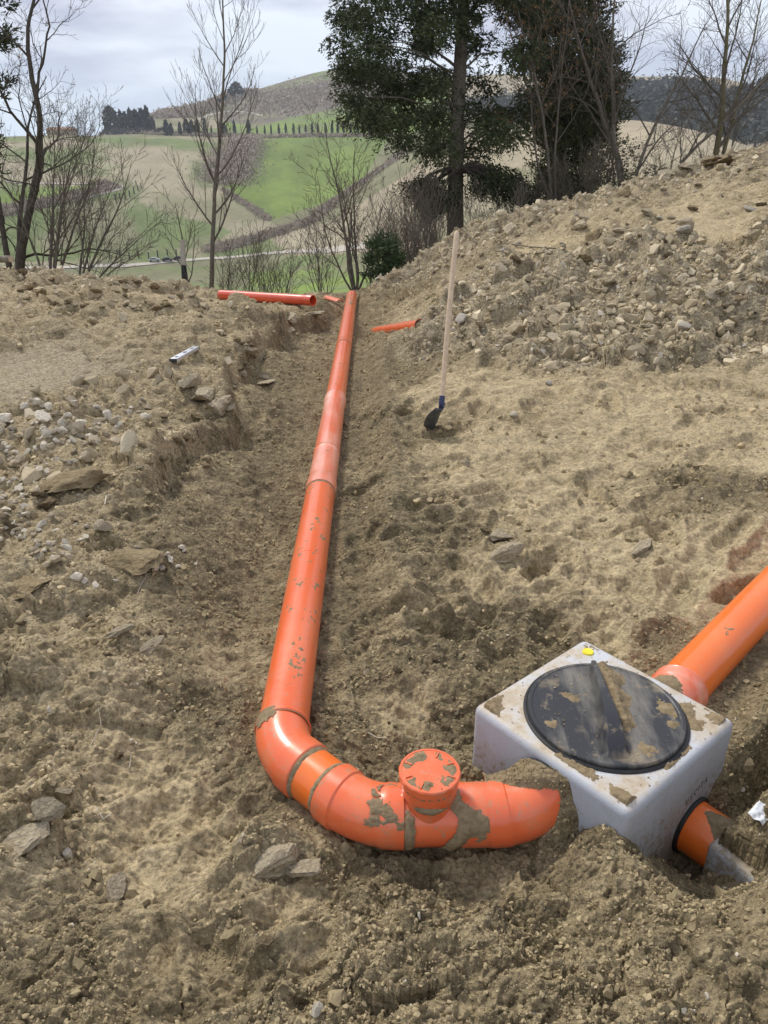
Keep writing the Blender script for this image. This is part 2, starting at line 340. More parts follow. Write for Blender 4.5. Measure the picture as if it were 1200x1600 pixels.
def clear_things(x, y, z):
    """keep soil out of the box and off the tops of the fittings"""
    ux = (x - BOXC.x) * BU.x + (y - BOXC.y) * BU.y; wx = (x - BOXC.x) * BWd.x + (y - BOXC.y) * BWd.y
    inside = (np.abs(ux) < BH - .012) & (np.abs(wx) < BH - .012)
    z = np.where(inside, np.minimum(z, .10), z)
    def lane(a, b, dz, wd, z):
        dx_, dy_ = b.x - a.x, b.y - a.y; L2 = dx_ * dx_ + dy_ * dy_
        t = np.clip(((x - a.x) * dx_ + (y - a.y) * dy_) / L2, 0, 1)
        d = np.hypot(x - a.x - t * dx_, y - a.y - t * dy_); az = a.z + t * (b.z - a.z)
        w = 1 - sstep(wd, wd * 1.6, d)
        return np.where(w > 0, np.minimum(z, (az + dz) * w + z * (1 - w) + 0 * d), z)
    z = lane(Vector((-.31, 1.752, .058)), Vector((-.055, 1.51, .045)), -.045, .10, z)
    z = lane(Vector((-.055, 1.51, .045)), Vector((.39, 1.52, .05)), -.045, .10, z)
    z = lane(Vector((.90, 1.93, .09)), Vector((1.75, 2.78, .11)), -.03, .15, z)
    z = lane(PIPE_A, PIPE_F, -.05, .095, z)
    z = lane(P(340, 461, 10.4), P(492, 470.5, 9.45), -.06, .16, z)
    # soil heaped over the elbow against the box wall
    ub = (x - BOXC.x) * BU.x + (y - BOXC.y) * BU.y; wb = (x - BOXC.x) * BWd.x + (y - BOXC.y) * BWd.y; uf = -ub - BH
    nz = fbm(x * 16, y * 16, 3, 161, .6)
    hp = (.185 + .03 * nz) * np.exp(-((wb - .045) / .088) ** 4) + .035 - (2.1 + .8 * nz) * np.maximum(uf + .004, 0) - .025 + .018 * fbm(x * 45, y * 45, 3, 163, .6)
    z = np.where((uf > -.03) & (uf < .2) & (np.abs(wb - .03) < .14), np.maximum(z, hp), z)
    z = np.where(inside, np.minimum(z, .10), z)
    return z

# polar grid round the photographer's feet: fine where it is near
az_f = np.radians(np.linspace(-42, 42, 960))
az = np.concatenate([np.radians(np.linspace(-88, -42.6, 50)), az_f, np.radians(np.linspace(42.6, 88, 50))])
rr = [.28]
def dstep(r): return np.where(r < .88, .009, np.maximum(.0027, .0023 * r ** 1.3))
while rr[-1] < 19.5: rr.append(rr[-1] + float(dstep(rr[-1])))
rr = np.array(rr)
AZ, RR = np.meshgrid(az, rr)
GX = (RR * np.sin(AZ)); GY = (RR * np.cos(AZ))
SPC = np.maximum(RR * (az_f[1] - az_f[0]), dstep(RR) * .6)
gcl = classes(GX.astype(np.float32), GY.astype(np.float32))
GZ = macro(GX, GY)
GZ = GZ + micro(GX, GY, gcl, SPC)
# the grid is finer across than along the view: even it out, then break steep faces into small ledges
for _ in range(2):
    S_ = GZ.copy(); S_[:, 1:-1] = .25 * GZ[:, :-2] + .5 * GZ[:, 1:-1] + .25 * GZ[:, 2:]; w_ = sstep(.9, 2.2, RR); GZ = GZ * (1 - w_) + S_ * w_
GZ = clear_things(GX, GY, GZ)
gr_r = np.gradient(GZ, axis=0) / np.maximum(np.gradient(RR, axis=0), 1e-4); steep = sstep(.35, 1.2, np.abs(gr_r)) * sstep(1.0, 1.6, RR)
_z = GZ * 26 + .6 * perlin(GX * 6, GY * 6, 191); dsp = (.020 * perlin(_z, AZ * RR * 7, 193) + .010 * perlin(_z * 2.7, AZ * RR * 19, 197)) * steep * np.clip(RR / 4, .3, 1.4)
GXD, GYD = GX + dsp * np.sin(AZ), GY + dsp * np.cos(AZ)
print('ground', GX.shape, time.time() - T0)
lr = np.arange(len(rr))
def gheight(x, y):
    x = np.asarray(x, float); y = np.asarray(y, float)
    r = np.hypot(x, y); a = np.arctan2(x, y)
    i = np.clip(np.interp(r, rr, lr), 0, len(rr) - 1.001); j = np.clip(np.interp(a, az, np.arange(len(az))), 0, len(az) - 1.001)
    i0 = i.astype(int); j0 = j.astype(int); fi = i - i0; fj = j - j0
    return (GZ[i0, j0] * (1 - fi) * (1 - fj) + GZ[i0 + 1, j0] * fi * (1 - fj) + GZ[i0, j0 + 1] * (1 - fi) * fj + GZ[i0 + 1, j0 + 1] * fi * fj)
def ghit(px, py):
    """where the line of sight through these photograph pixels meets the ground"""
    px = np.atleast_1d(np.asarray(px, float)); py = np.atleast_1d(np.asarray(py, float))
    dx = (px - 600) / FOC; dn = (py - 800) / FOC
    D = np.stack([dx, CP - dn * SP, -SP - dn * CP], -1)
    ds = 1.0 * 1.012 ** np.arange(240)
    res = np.full(px.shape, ds[-1])
    done = np.zeros(px.shape, bool)
    for d in ds:
        p = D * d; hit = (~done) & (CAM_H + p[:, 2] < gheight(p[:, 0], p[:, 1]))
        res[hit] = d; done |= hit
    out = D * res[:, None]; out[:, 2] = gheight(out[:, 0], out[:, 1])
    return out, done
def G1(px, py): return Vector(ghit(px, py)[0][0])

# ------------------------------------------------------------------ object helpers
def mk(name, verts, faces, mat=None, parent=None, smooth=True, sharp=None, link=True):
    me = bpy.data.meshes.new(name)
    verts = np.asarray(verts, np.float32)
    if isinstance(faces, np.ndarray):
        n, k = faces.shape
        me.vertices.add(len(verts)); me.vertices.foreach_set('co', verts.ravel())
        me.loops.add(n * k); me.loops.foreach_set('vertex_index', faces.ravel().astype(np.int32))
        me.polygons.add(n); me.polygons.foreach_set('loop_start', np.arange(0, n * k, k, dtype=np.int32))
        me.update(calc_edges=True)
    else:
        me.from_pydata([tuple(v) for v in verts.tolist()], [], faces)
    me.validate(); me.update()
    if smooth: me.shade_smooth()
    if sharp is not None: me.set_sharp_from_angle(angle=math.radians(sharp))
    if mat: me.materials.append(mat)
    o = bpy.data.objects.new(name, me)
    if link: COL.objects.link(o)
    if parent: o.parent = parent
    return o
def from_bm(name, bm, mat=None, parent=None, smooth=True, sharp=35):
    me = bpy.data.meshes.new(name); bm.to_mesh(me); bm.free()
    if smooth: me.shade_smooth()
    if sharp is not None: me.set_sharp_from_angle(angle=math.radians(sharp))
    if mat: me.materials.append(mat)
    o = bpy.data.objects.new(name, me); COL.objects.link(o)
    if parent: o.parent = parent
    return o
def tag(o, label=None, cat=None, group=None, kind=None):
    if label: o['label'] = label
    if cat: o['category'] = cat
    if group: o['group'] = group
    if kind: o['kind'] = kind
    return o
def empty(name, loc=(0, 0, 0), rz=0):
    o = bpy.data.objects.new(name, None); o.location = loc; o.rotation_euler = (0, 0, rz)
    o.empty_display_size = .1; COL.objects.link(o); return o
def keep(o, parent):
    """parent o without moving it (parent is an unrotated, unscaled Empty)"""
    o.parent = parent; o.matrix_parent_inverse = Matrix.Translation(parent.location).inverted(); return o

# ------------------------------------------------------------------ materials
def new_mat(name):
    m = bpy.data.materials.new(name); m.use_nodes = True
    nt = m.node_tree; b = nt.nodes['Principled BSDF']; return m, nt, b
def N(nt, t, **kw):
    n = nt.nodes.new(t)
    for k, v in kw.items():
        if k in n.inputs: n.inputs[k].default_value = v
        else: setattr(n, k, v)
    return n
def noise(nt, scale, detail=4, rough=.55, vec=None):
    n = N(nt, 'ShaderNodeTexNoise'); n.inputs['Scale'].default_value = scale
    n.inputs['Detail'].default_value = detail; n.inputs['Roughness'].default_value = rough
    if vec is not None: nt.links.new(vec, n.inputs['Vector'])
    return n
def ramp(nt, src, stops):
    r = N(nt, 'ShaderNodeValToRGB'); e = r.color_ramp.elements
    while len(e) < len(stops): e.new(.5)
    for k, (p, c) in enumerate(stops):
        e[k].position = p; e[k].color = (*c, 1) if len(c) == 3 else (c[0], c[0], c[0], 1)
    nt.links.new(src, r.inputs[0]); return r
def mixc(nt, f, a, b, bt='MIX'):
    m = N(nt, 'ShaderNodeMixRGB', blend_type=bt)
    for k, v in ((0, f), (1, a), (2, b)):
        if hasattr(v, 'is_linked') or hasattr(v, 'links'): nt.links.new(v, m.inputs[k])
        else: m.inputs[k].default_value = v if k == 0 else (*v, 1)
    return m.outputs[0]
def bump(nt, b, src, strength=.3, dist=.01):
    n = N(nt, 'ShaderNodeBump'); n.inputs['Strength'].default_value = strength; n.inputs['Distance'].default_value = dist
    nt.links.new(src, n.inputs['Height']); nt.links.new(n.outputs[0], b.inputs['Normal']); return n

SAND, SAND2 = (.198, .157, .090), (.305, .245, .142)
CRUST, CRUST2 = (.57, .458, .275), (.43, .342, .20)
CLAY, CLAY2 = (.31, .257, .170), (.47, .400, .275)
def soil_material():
    m, nt, b = new_mat('soil')
    geo = N(nt, 'ShaderNodeNewGeometry'); pos = geo.outputs['Position']
    at = N(nt, 'ShaderNodeAttribute'); at.attribute_name = 'soil'
    sep = N(nt, 'ShaderNodeSeparateColor'); nt.links.new(at.outputs['Color'], sep.inputs[0])
    n1 = noise(nt, 9, 5, .6, pos); n2 = noise(nt, 70, 4, .65, pos); n3 = noise(nt, 1.6, 4, .55, pos); n4 = noise(nt, 420, 2, .6, pos)
    base = mixc(nt, ramp(nt, n1.outputs[0], [(.35, (0,)), (.68, (1,))]).outputs[0], SAND, SAND2)
    crust = mixc(nt, ramp(nt, n1.outputs[0], [(.3, (0,)), (.62, (1,))]).outputs[0], CRUST2, CRUST)
    clay = mixc(nt, ramp(nt, n2.outputs[0], [(.35, (0,)), (.65, (1,))]).outputs[0], CLAY, CLAY2)
    # how much pale crust shows: the attribute broken up by noise
    a1 = N(nt, 'ShaderNodeMath', operation='MULTIPLY_ADD'); nt.links.new(n3.outputs[0], a1.inputs[0]); a1.inputs[1].default_value = 1.5
    nt.links.new(sep.outputs[0], a1.inputs[2])
    a2 = N(nt, 'ShaderNodeMath', operation='MULTIPLY_ADD'); nt.links.new(n1.outputs[0], a2.inputs[0]); a2.inputs[1].default_value = 1.1
    nt.links.new(a1.outputs[0], a2.inputs[2])
    r = ramp(nt, a2.outputs[0], [(.0, (0,)), (1, (1,))]); mr = N(nt, 'ShaderNodeMapRange'); mr.inputs[1].default_value = 1.40; mr.inputs[2].default_value = 2.25
    nt.links.new(a2.outputs[0], mr.inputs[0])
    c = mixc(nt, mr.outputs[0], base, crust)
    g1 = N(nt, 'ShaderNodeMath', operation='MULTIPLY_ADD'); nt.links.new(n1.outputs[0], g1.inputs[0]); g1.inputs[1].default_value = 1.4; nt.links.new(sep.outputs[1], g1.inputs[2])
    mr2 = N(nt, 'ShaderNodeMapRange'); mr2.inputs[1].default_value = .85; mr2.inputs[2].default_value = 1.65; nt.links.new(g1.outputs[0], mr2.inputs[0])
    c = mixc(nt, mr2.outputs[0], c, clay)
    v = ramp(nt, n2.outputs[0], [(.34, (.66,)), (.50, (1.0,)), (.68, (1.28,))])
    c = mixc(nt, 1.0, c, v.outputs[0], 'MULTIPLY')
    v = ramp(nt, n4.outputs[0], [(.34, (.74,)), (.66, (1.22,))])
    c = mixc(nt, 1.0, c, v.outputs[0], 'MULTIPLY')
    mpa = N(nt, 'ShaderNodeMapping'); mpa.inputs['Scale'].default_value = (1, 1.25, 1.8); nt.links.new(pos, mpa.inputs[0]); n5 = noise(nt, 26, 5, .72, mpa.outputs[0])
    v = ramp(nt, n5.outputs[0], [(.36, (.70,)), (.5, (1.0,)), (.66, (1.20,))])
    c = mixc(nt, 1.0, c, v.outputs[0], 'MULTIPLY')
    nt.links.new(c, b.inputs['Base Color'])
    b.inputs['Roughness'].default_value = .93; b.inputs['Specular IOR Level'].default_value = .18
    hs = N(nt, 'ShaderNodeMath', operation='ADD'); nt.links.new(n4.outputs[0], hs.inputs[0]); nt.links.new(n2.outputs[0], hs.inputs[1])
    # crumb relief too fine for the mesh
    acc = hs.outputs[0]
    nw = noise(nt, 30, 2, .5, pos); wv = N(nt, 'ShaderNodeVectorMath', operation='MULTIPLY_ADD'); nt.links.new(nw.outputs[1], wv.inputs[0]); wv.inputs[1].default_value = (.03, .03, .03); nt.links.new(pos, wv.inputs[2])
    for sc_v, am in ((17, 3.2), (36, 3.0), (85, 1.5)):
        v = N(nt, 'ShaderNodeTexVoronoi', feature='F1'); v.inputs['Scale'].default_value = sc_v; nt.links.new(wv.outputs[0], v.inputs['Vector'])
        mm = N(nt, 'ShaderNodeMath', operation='MULTIPLY'); nt.links.new(v.outputs['Distance'], mm.inputs[0]); nt.links.new(sep.outputs[2], mm.inputs[1])
        m3 = N(nt, 'ShaderNodeMath', operation='MULTIPLY_ADD'); nt.links.new(mm.outputs[0], m3.inputs[0]); m3.inputs[1].default_value = -am; nt.links.new(acc, m3.inputs[2]); acc = m3.outputs[0]
    m4 = N(nt, 'ShaderNodeMath', operation='MULTIPLY_ADD'); nt.links.new(n5.outputs[0], m4.inputs[0]); m4.inputs[1].default_value = 3.0; nt.links.new(acc, m4.inputs[2])
    bump(nt, b, m4.outputs[0], .75, .009)
    return m
M = {}
M['soil'] = soil_material()
def simple(name, c1, c2, scale=20, rough=.8, spec=.3, bmp=.2, bd=.01, obj=False, detail=4, metal=0):
    m, nt, b = new_mat(name)
    tc = N(nt, 'ShaderNodeTexCoord'); n = noise(nt, scale, detail, .6, tc.outputs['Object'])
    c = mixc(nt, ramp(nt, n.outputs[0], [(.3, (0,)), (.7, (1,))]).outputs[0], c1, c2)
    if obj:
        oi = N(nt, 'ShaderNodeObjectInfo'); rr_ = ramp(nt, oi.outputs['Random'], [(0, (1 - obj,)), (1, (1 + obj,))])
        c = mixc(nt, 1.0, c, rr_.outputs[0], 'MULTIPLY')
    nt.links.new(c, b.inputs['Base Color'])
    b.inputs['Roughness'].default_value = rough; b.inputs['Specular IOR Level'].default_value = spec; b.inputs['Metallic'].default_value = metal
    if bmp: bump(nt, b, n.outputs[0], bmp, bd)
    M[name] = m; return m
def instcol(name, base, rough=.93):
    """soil crumbs: each instance has its own tone from the points' attribute"""
    m, nt, b = new_mat(name)
    at = N(nt, 'ShaderNodeAttribute'); at.attribute_name = 'tone'; at.attribute_type = 'INSTANCER'
    geo = N(nt, 'ShaderNodeNewGeometry'); n = noise(nt, 90, 4, .6, geo.outputs['Position'])
    c = mixc(nt, 1.0, at.outputs['Color'], ramp(nt, n.outputs[0], [(.25, (.78,)), (.75, (1.2,))]).outputs[0], 'MULTIPLY')
    nt.links.new(c, b.inputs['Base Color']); b.inputs['Roughness'].default_value = rough; b.inputs['Specular IOR Level'].default_value = .15
    bump(nt, b, n.outputs[0], .4, .004); M[name] = m; return m
instcol('crumb', SAND)
def leafcol(name, c_dark, c_light, trans=.15):
    m, nt, b = new_mat(name)
    at = N(nt, 'ShaderNodeAttribute'); at.attribute_name = 'tone'
    r = ramp(nt, at.outputs['Fac'], [(0, c_dark), (1, c_light)])
    nt.links.new(r.outputs[0], b.inputs['Base Color']); b.inputs['Roughness'].default_value = .75; b.inputs['Specular IOR Level'].default_value = .2
    M[name] = m; return m
leafcol('cypress_leaf', (.020, .026, .011), (.088, .106, .042))
leafcol('columnar_leaf', (.028, .033, .013), (.100, .110, .044))
leafcol('thicket_leaf', (.05, .05, .026), (.17, .155, .09))
leafcol('ivy_leaf', (.03, .05, .022), (.09, .13, .05))
leafcol('dry_leaf', (.14, .075, .03), (.30, .17, .075))
leafcol('straw', (.30, .24, .13), (.55, .47, .30))
leafcol('grass', (.10, .13, .04), (.26, .27, .11))
leafcol('brush', (.30, .25, .19), (.58, .49, .38))
leafcol('far_wood', (.05, .058, .05), (.125, .125, .10))
simple('bark_dark', (.045, .037, .028), (.10, .085, .065), 14, .9, .1, .6, .02)
simple('bark_grey', (.10, .085, .065), (.20, .17, .13), 18, .9, .1, .6, .02)
simple('bark_brown', (.09, .077, .058), (.18, .155, .12), 18, .9, .1, .5, .01)
simple('bark_lichen', (.14, .13, .045), (.21, .17, .11), 9, .9, .1, .5, .01)
simple('twig_pale', (.16, .135, .10), (.27, .235, .18), 12, .9, .1, .3, .01)
simple('stone_white', (.40, .35, .26), (.66, .60, .485), 9, .85, .2, .6, .012, obj=.22)
simple('stone_tan', (.27, .22, .145), (.46, .385, .27), 18, .88, .2, .5, .01, obj=.2)
simple('stone_grey', (.30, .27, .22), (.44, .40, .33), 18, .9, .2, .5, .01, obj=.15)
simple('clod_sand', (.23, .178, .10), (.36, .28, .165), 9, .94, .1, 1, .03, obj=.12)
simple('clod_clay', (.33, .272, .178), (.50, .425, .30), 9, .92, .1, 1, .03, obj=.12)
simple('clod_brown', (.17, .128, .075), (.29, .22, .135), 9, .94, .1, 1, .03, obj=.12)
simple('mud', (.19, .143, .082), (.31, .24, .145), 60, .94, .1, .6, .006)
simple('wood_handle', (.50, .37, .24), (.62, .49, .34), 30, .6, .3, .15, .003)
simple('post_wood', (.30, .27, .22), (.42, .38, .31), 30, .85, .2, .3, .005)
simple('post_burnt', (.022, .02, .018), (.05, .045, .04), 30, .85, .2, .3, .005)
simple('blade_steel', (.045, .052, .068), (.12, .13, .15), 30, .5, .4, .1, .002)
simple('socket_blue', (.012, .018, .06), (.025, .035, .10), 30, .45, .5, .05, .002)
simple('aluminium', (.55, .57, .60), (.70, .72, .75), 40, .38, .5, .05, .002, metal=.6)
simple('level_dark', (.02, .02, .022), (.05, .05, .05), 40, .5, .4, 0)
simple('rubber', (.010, .010, .011), (.022, .022, .022), 40, .5, .4, 0)
simple('ink', (.012, .012, .014), (.02, .02, .02), 40, .7, .2, 0)
simple('sticker_yellow', (.75, .62, .02), (.85, .72, .05), 60, .5, .4, 0)
simple('plastic_film', (.62, .64, .66), (.80, .82, .84), 30, .3, .5, .3, .01)
simple('car_dark', (.012, .013, .016), (.02, .02, .024), 3, .35, .5, 0)
simple('car_silver', (.35, .37, .40), (.42, .44, .47), 3, .35, .5, 0)
simple('car_glass', (.01, .012, .015), (.02, .02, .025), 3, .1, .6, 0)
simple('tyre', (.01, .01, .01), (.02, .02, .02), 3, .8, .2, 0)
simple('gravel_road', (.42, .38, .31), (.52, .48, .41), .3, .95, .1, 0)
simple('wall_ochre', (.42, .33, .22), (.50, .40, .28), .5, .9, .1, 0)
simple('roof_tile', (.26, .15, .10), (.34, .20, .13), .6, .9, .1, 0)
simple('window_dark', (.03, .03, .035), (.05, .05, .055), .6, .4, .4, 0)

def pipe_material(name, base, pale, dusty=.35):
    """orange sewer plastic: faded, dusty and sheen-painted streaks, scratches"""
    m, nt, b = new_mat(name)
    geo = N(nt, 'ShaderNodeNewGeometry'); pos = geo.outputs['Position']
    mp = N(nt, 'ShaderNodeMapping'); mp.inputs['Scale'].default_value = (9, 1.2, 9); nt.links.new(pos, mp.inputs[0])
    n1 = noise(nt, 1.0, 4, .55, mp.outputs[0]); n2 = noise(nt, 35, 5, .7, pos); n3 = noise(nt, 5, 3, .5, pos)
    c = mixc(nt, ramp(nt, n1.outputs[0], [(.40, (0,)), (.72, (1,))]).outputs[0], base, pale)
    c = mixc(nt, ramp(nt, n3.outputs[0], [(.35, (0,)), (.75, (.35,))]).outputs[0], c, tuple(.85 * x for x in base))
    n9 = noise(nt, 11, 6, .75, pos); c = mixc(nt, ramp(nt, n9.outputs[0], [(.50, (0,)), (.74, (.45 * dusty + .12,))]).outputs[0], c, (.40, .29, .17))
    c = mixc(nt, ramp(nt, n2.outputs[0], [(.58, (0,)), (.70, (dusty,))]).outputs[0], c, (.34, .25, .14))
    nt.links.new(c, b.inputs['Base Color'])
    b.inputs['Coat Weight'].default_value = .5; b.inputs['Coat Roughness'].default_value = .16
    rg = ramp(nt, n2.outputs[0], [(.3, (.26,)), (.7, (.46,))]); nt.links.new(rg.outputs[0], b.inputs['Roughness'])
    b.inputs['Specular IOR Level'].default_value = .5
    bump(nt, b, n2.outputs[0], .06, .002)
    M[name] = m; return m
pipe_material('pipe_orange', (.78, .122, .020), (.82, .20, .075))
pipe_material('fitting_orange', (.80, .140, .040), (.83, .19, .07), .75)
pipe_material('pipe_bright', (.85, .16, .012), (.85, .19, .03), .2)
pipe_material('pipe_red', (.66, .062, .014), (.72, .10, .03), .3)
pipe_material('pipe_painted_sheen', (.80, .17, .07), (.88, .50, .38), .3)  # pale streaks put the sky's whitish sheen into the colour

def box_material():
    m, nt, b = new_mat('box_plastic')
    geo = N(nt, 'ShaderNodeNewGeometry'); pos = geo.outputs['Position']
    sepn = N(nt, 'ShaderNodeSeparateXYZ'); nt.links.new(geo.outputs['True Normal'], sepn.inputs[0])
    n1 = noise(nt, 7, 5, .6, pos); n2 = noise(nt, 60, 4, .7, pos); n3 = noise(nt, 240, 3, .6, pos)
    c = mixc(nt, ramp(nt, n3.outputs[0], [(.30, (0,)), (.70, (1,))]).outputs[0], (.37, .395, .43), (.43, .455, .49))
    # dust settles on the upward face: smeared tan film
    st = ramp(nt, n1.outputs[0], [(.42, (0,)), (.56, (1,))])
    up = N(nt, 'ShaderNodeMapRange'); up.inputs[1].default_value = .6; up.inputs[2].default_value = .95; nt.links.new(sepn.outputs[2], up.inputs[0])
    f = N(nt, 'ShaderNodeMath', operation='MULTIPLY'); nt.links.new(st.outputs[0], f.inputs[0]); nt.links.new(up.outputs[0], f.inputs[1])
    f2 = N(nt, 'ShaderNodeMath', operation='MULTIPLY'); nt.links.new(f.outputs[0], f2.inputs[0]); f2.inputs[1].default_value = .8
    dust = mixc(nt, ramp(nt, n2.outputs[0], [(.35, (0,)), (.65, (1,))]).outputs[0], (.42, .31, .17), (.56, .47, .33))
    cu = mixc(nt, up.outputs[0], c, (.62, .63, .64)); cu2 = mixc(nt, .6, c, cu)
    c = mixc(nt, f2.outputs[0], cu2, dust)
    # light dirt rubbed on the sides
    sz_ = N(nt, 'ShaderNodeSeparateXYZ'); nt.links.new(pos, sz_.inputs[0]); lo_ = N(nt, 'ShaderNodeMapRange'); lo_.inputs[1].default_value = .16; lo_.inputs[2].default_value = -.12; lo_.inputs[3].default_value = 0; lo_.inputs[4].default_value = .22; nt.links.new(sz_.outputs[2], lo_.inputs[0]); ad_ = N(nt, 'ShaderNodeMath', operation='ADD'); nt.links.new(n2.outputs[0], ad_.inputs[0]); nt.links.new(lo_.outputs[0], ad_.inputs[1]); s3 = ramp(nt, ad_.outputs[0], [(.60, (0,)), (.72, (.75,))]); c = mixc(nt, s3.outputs[0], c, (.26, .205, .125))
    s2 = ramp(nt, n1.outputs[0], [(.52, (0,)), (.75, (.5,))]); c = mixc(nt, s2.outputs[0], c, (.27, .22, .15))
    nt.links.new(c, b.inputs['Base Color']); b.inputs['Roughness'].default_value = .55; b.inputs['Specular IOR Level'].default_value = .35
    bump(nt, b, n3.outputs[0], .15, .003)
    M['box_plastic'] = m
box_material()
def lid_material():
    m, nt, b = new_mat('lid_plastic')
    geo = N(nt, 'ShaderNodeNewGeometry'); pos = geo.outputs['Position']
    mp = N(nt, 'ShaderNodeMapping'); mp.inputs['Rotation'].default_value = (0, 0, .5); mp.inputs['Scale'].default_value = (14, 3.5, 3); nt.links.new(pos, mp.inputs[0])
    n1 = noise(nt, 1.0, 5, .65, mp.outputs[0]); n2 = noise(nt, 22, 5, .7, pos); n3 = noise(nt, 6, 4, .6, pos)
    c = mixc(nt, ramp(nt, n1.outputs[0], [(.44, (0,)), (.66, (.60,))]).outputs[0], (.028, .029, .033), (.28, .26, .215))
    c = mixc(nt, ramp(nt, n2.outputs[0], [(.58, (0,)), (.66, (.8,))]).outputs[0], c, (.24, .19, .12))
    c = mixc(nt, ramp(nt, n3.outputs[0], [(.58, (0,)), (.68, (.6,))]).outputs[0], c, (.33, .26, .16))
    nt.links.new(c, b.inputs['Base Color']); b.inputs['Roughness'].default_value = .42; b.inputs['Specular IOR Level'].default_value = .45
    bump(nt, b, n2.outputs[0], .1, .002)
    M['lid_plastic'] = m
lid_material()

# ------------------------------------------------------------------ ground mesh
nr, na = GX.shape
idx = np.arange(nr * na).reshape(nr, na)
F = np.stack([idx[:-1, :-1], idx[1:, :-1], idx[1:, 1:], idx[:-1, 1:]], -1).reshape(-1, 4)
F = F[:, ::-1]
ground = mk('ground', np.stack([GXD, GYD, GZ], -1).reshape(-1, 3), F, M['soil'])
ca = ground.data.color_attributes.new('soil', 'FLOAT_COLOR', 'POINT')
cc = np.ones((nr * na, 4), np.float32); cc[:, 0] = gcl[..., 2].ravel(); cc[:, 1] = gcl[..., 3].ravel(); cc[:, 2] = gcl[..., 1].ravel()
ca.data.foreach_set('color', cc.ravel())
tag(ground, kind='structure')
print('ground mesh', time.time() - T0)
# ------------------------------------------------------------------ pipes and fittings
class Path:
    def __init__(s, pts, fil=None, n=10):
        """polyline with filleted corners"""
        pts = [Vector(p) for p in pts]; out = [pts[0]]
        for k in range(1, len(pts) - 1):
            a, v, b = pts[k - 1], pts[k], pts[k + 1]; d1 = (a - v).normalized(); d2 = (b - v).normalized()
            L = min((a - v).length, (b - v).length, fil) * .98
            for t in np.linspace(0, 1, n):
                out.append((v + d1 * L) * (1 - t) ** 2 + v * 2 * t * (1 - t) + (v + d2 * L) * t * t)
        out.append(pts[-1]); s.p = np.array([tuple(q) for q in out])
        seg = np.linalg.norm(np.diff(s.p, axis=0), axis=1); keepi = np.concatenate([[True], seg > 1e-6]); s.p = s.p[keepi]
        s.a = np.concatenate([[0], np.cumsum(np.linalg.norm(np.diff(s.p, axis=0), axis=1))]); s.L = s.a[-1]
        T = np.gradient(s.p, s.a, axis=0) if len(s.p) > 2 else np.repeat([(s.p[1] - s.p[0])], 2, 0)
        T /= np.linalg.norm(T, axis=1)[:, None]; s.T = T
        up = np.array([0, 0, 1.]) if abs(T[0][2]) < .9 else np.array([0, 1., 0])
        s.Nn = np.cross(T, up); s.Nn /= np.linalg.norm(s.Nn, axis=1)[:, None]; s.B = np.cross(s.Nn, T)
    def at(s, q):
        q = np.asarray(q, float); f = lambda A: np.stack([np.interp(q, s.a, A[:, k]) for k in range(3)], -1)
        ext = np.minimum(q, 0) + np.maximum(q - s.L, 0)
        T = f(s.T); return f(s.p) + T * ext[..., None], T, f(s.Nn), f(s.B)
    def s_at_px(s, py):
        q = np.linspace(0, s.L, 4000); p, *_ = s.at(q)
        d = p[:, 1] * CP - (p[:, 2] - CAM_H) * SP; u = p[:, 1] * SP + (p[:, 2] - CAM_H) * CP
        return q[np.argmin(np.abs(800 - FOC * u / d - py))]
def sweep(name, path, prof, n=40, mat=None, parent=None, sharp=30, caps=False, dense=.05):
    pr = [prof[0]]
    for (s0, r0), (s1, r1) in zip(prof[:-1], prof[1:]):
        k = max(1, int(abs(s1 - s0) / dense))
        for t in range(1, k + 1): pr.append((s0 + (s1 - s0) * t / k, r0 + (r1 - r0) * t / k))
    sv = np.array([a for a, _ in pr]); rv = np.array([b for _, b in pr])
    c, T, Nn, B = path.at(sv); th = np.arange(n) / n * 2 * np.pi
    V = c[:, None] + rv[:, None, None] * (np.cos(th)[None, :, None] * Nn[:, None] + np.sin(th)[None, :, None] * B[:, None])
    V = V.reshape(-1, 3); m = len(pr); faces = []
    for i in range(m - 1):
        for j in range(n):
            j2 = (j + 1) % n; faces.append((i * n + j, i * n + j2, (i + 1) * n + j2, (i + 1) * n + j))
    if caps: faces.append(tuple(range(n))[::-1]); faces.append(tuple((m - 1) * n + j for j in range(n)))
    return mk(name, V, faces, mat, parent, True, sharp)
def mud_shell(path, s0, s1, R, hf, parent, ds=.004, n=150, name='mud_crust', mat=None):
    sv = np.arange(s0, s1, ds); th = np.linspace(-np.pi * .15, np.pi * 1.15, n); c, T, Nn, B = path.at(sv)
    S_, TH = np.meshgrid(sv, th, indexing='ij')
    Rv = R(S_) if callable(R) else R
    px = c[:, None] + Rv * 0 if False else None
    dirs = np.cos(TH)[..., None] * Nn[:, None] + np.sin(TH)[..., None] * B[:, None]
    base = c[:, None] + dirs * (Rv[..., None] if callable(R) else R)
    h = hf(S_, TH, base); lim = np.clip(h, -.0015, None)
    V = base + dirs * lim[..., None]; i = np.arange(len(sv) * n).reshape(len(sv), n)
    Fq = np.stack([i[:-1, :-1], i[1:, :-1], i[1:, 1:], i[:-1, 1:]], -1).reshape(-1, 4)
    on = (h > 0).ravel(); Fq = Fq[on[Fq].any(1)]
    if not len(Fq): return None
    used, inv = np.unique(Fq, return_inverse=True)
    return tag(mk(name, V.reshape(-1, 3)[used], inv.reshape(-1, 4), mat or M['mud'], parent), kind='stuff')
def mudnoise(x, y, s, f=1.0):
    return fbm(x * 22 * f, y * 22 * f, 6, s, .74) * 1.15, fbm(x * 130, y * 130, 3, s + 9, .65)

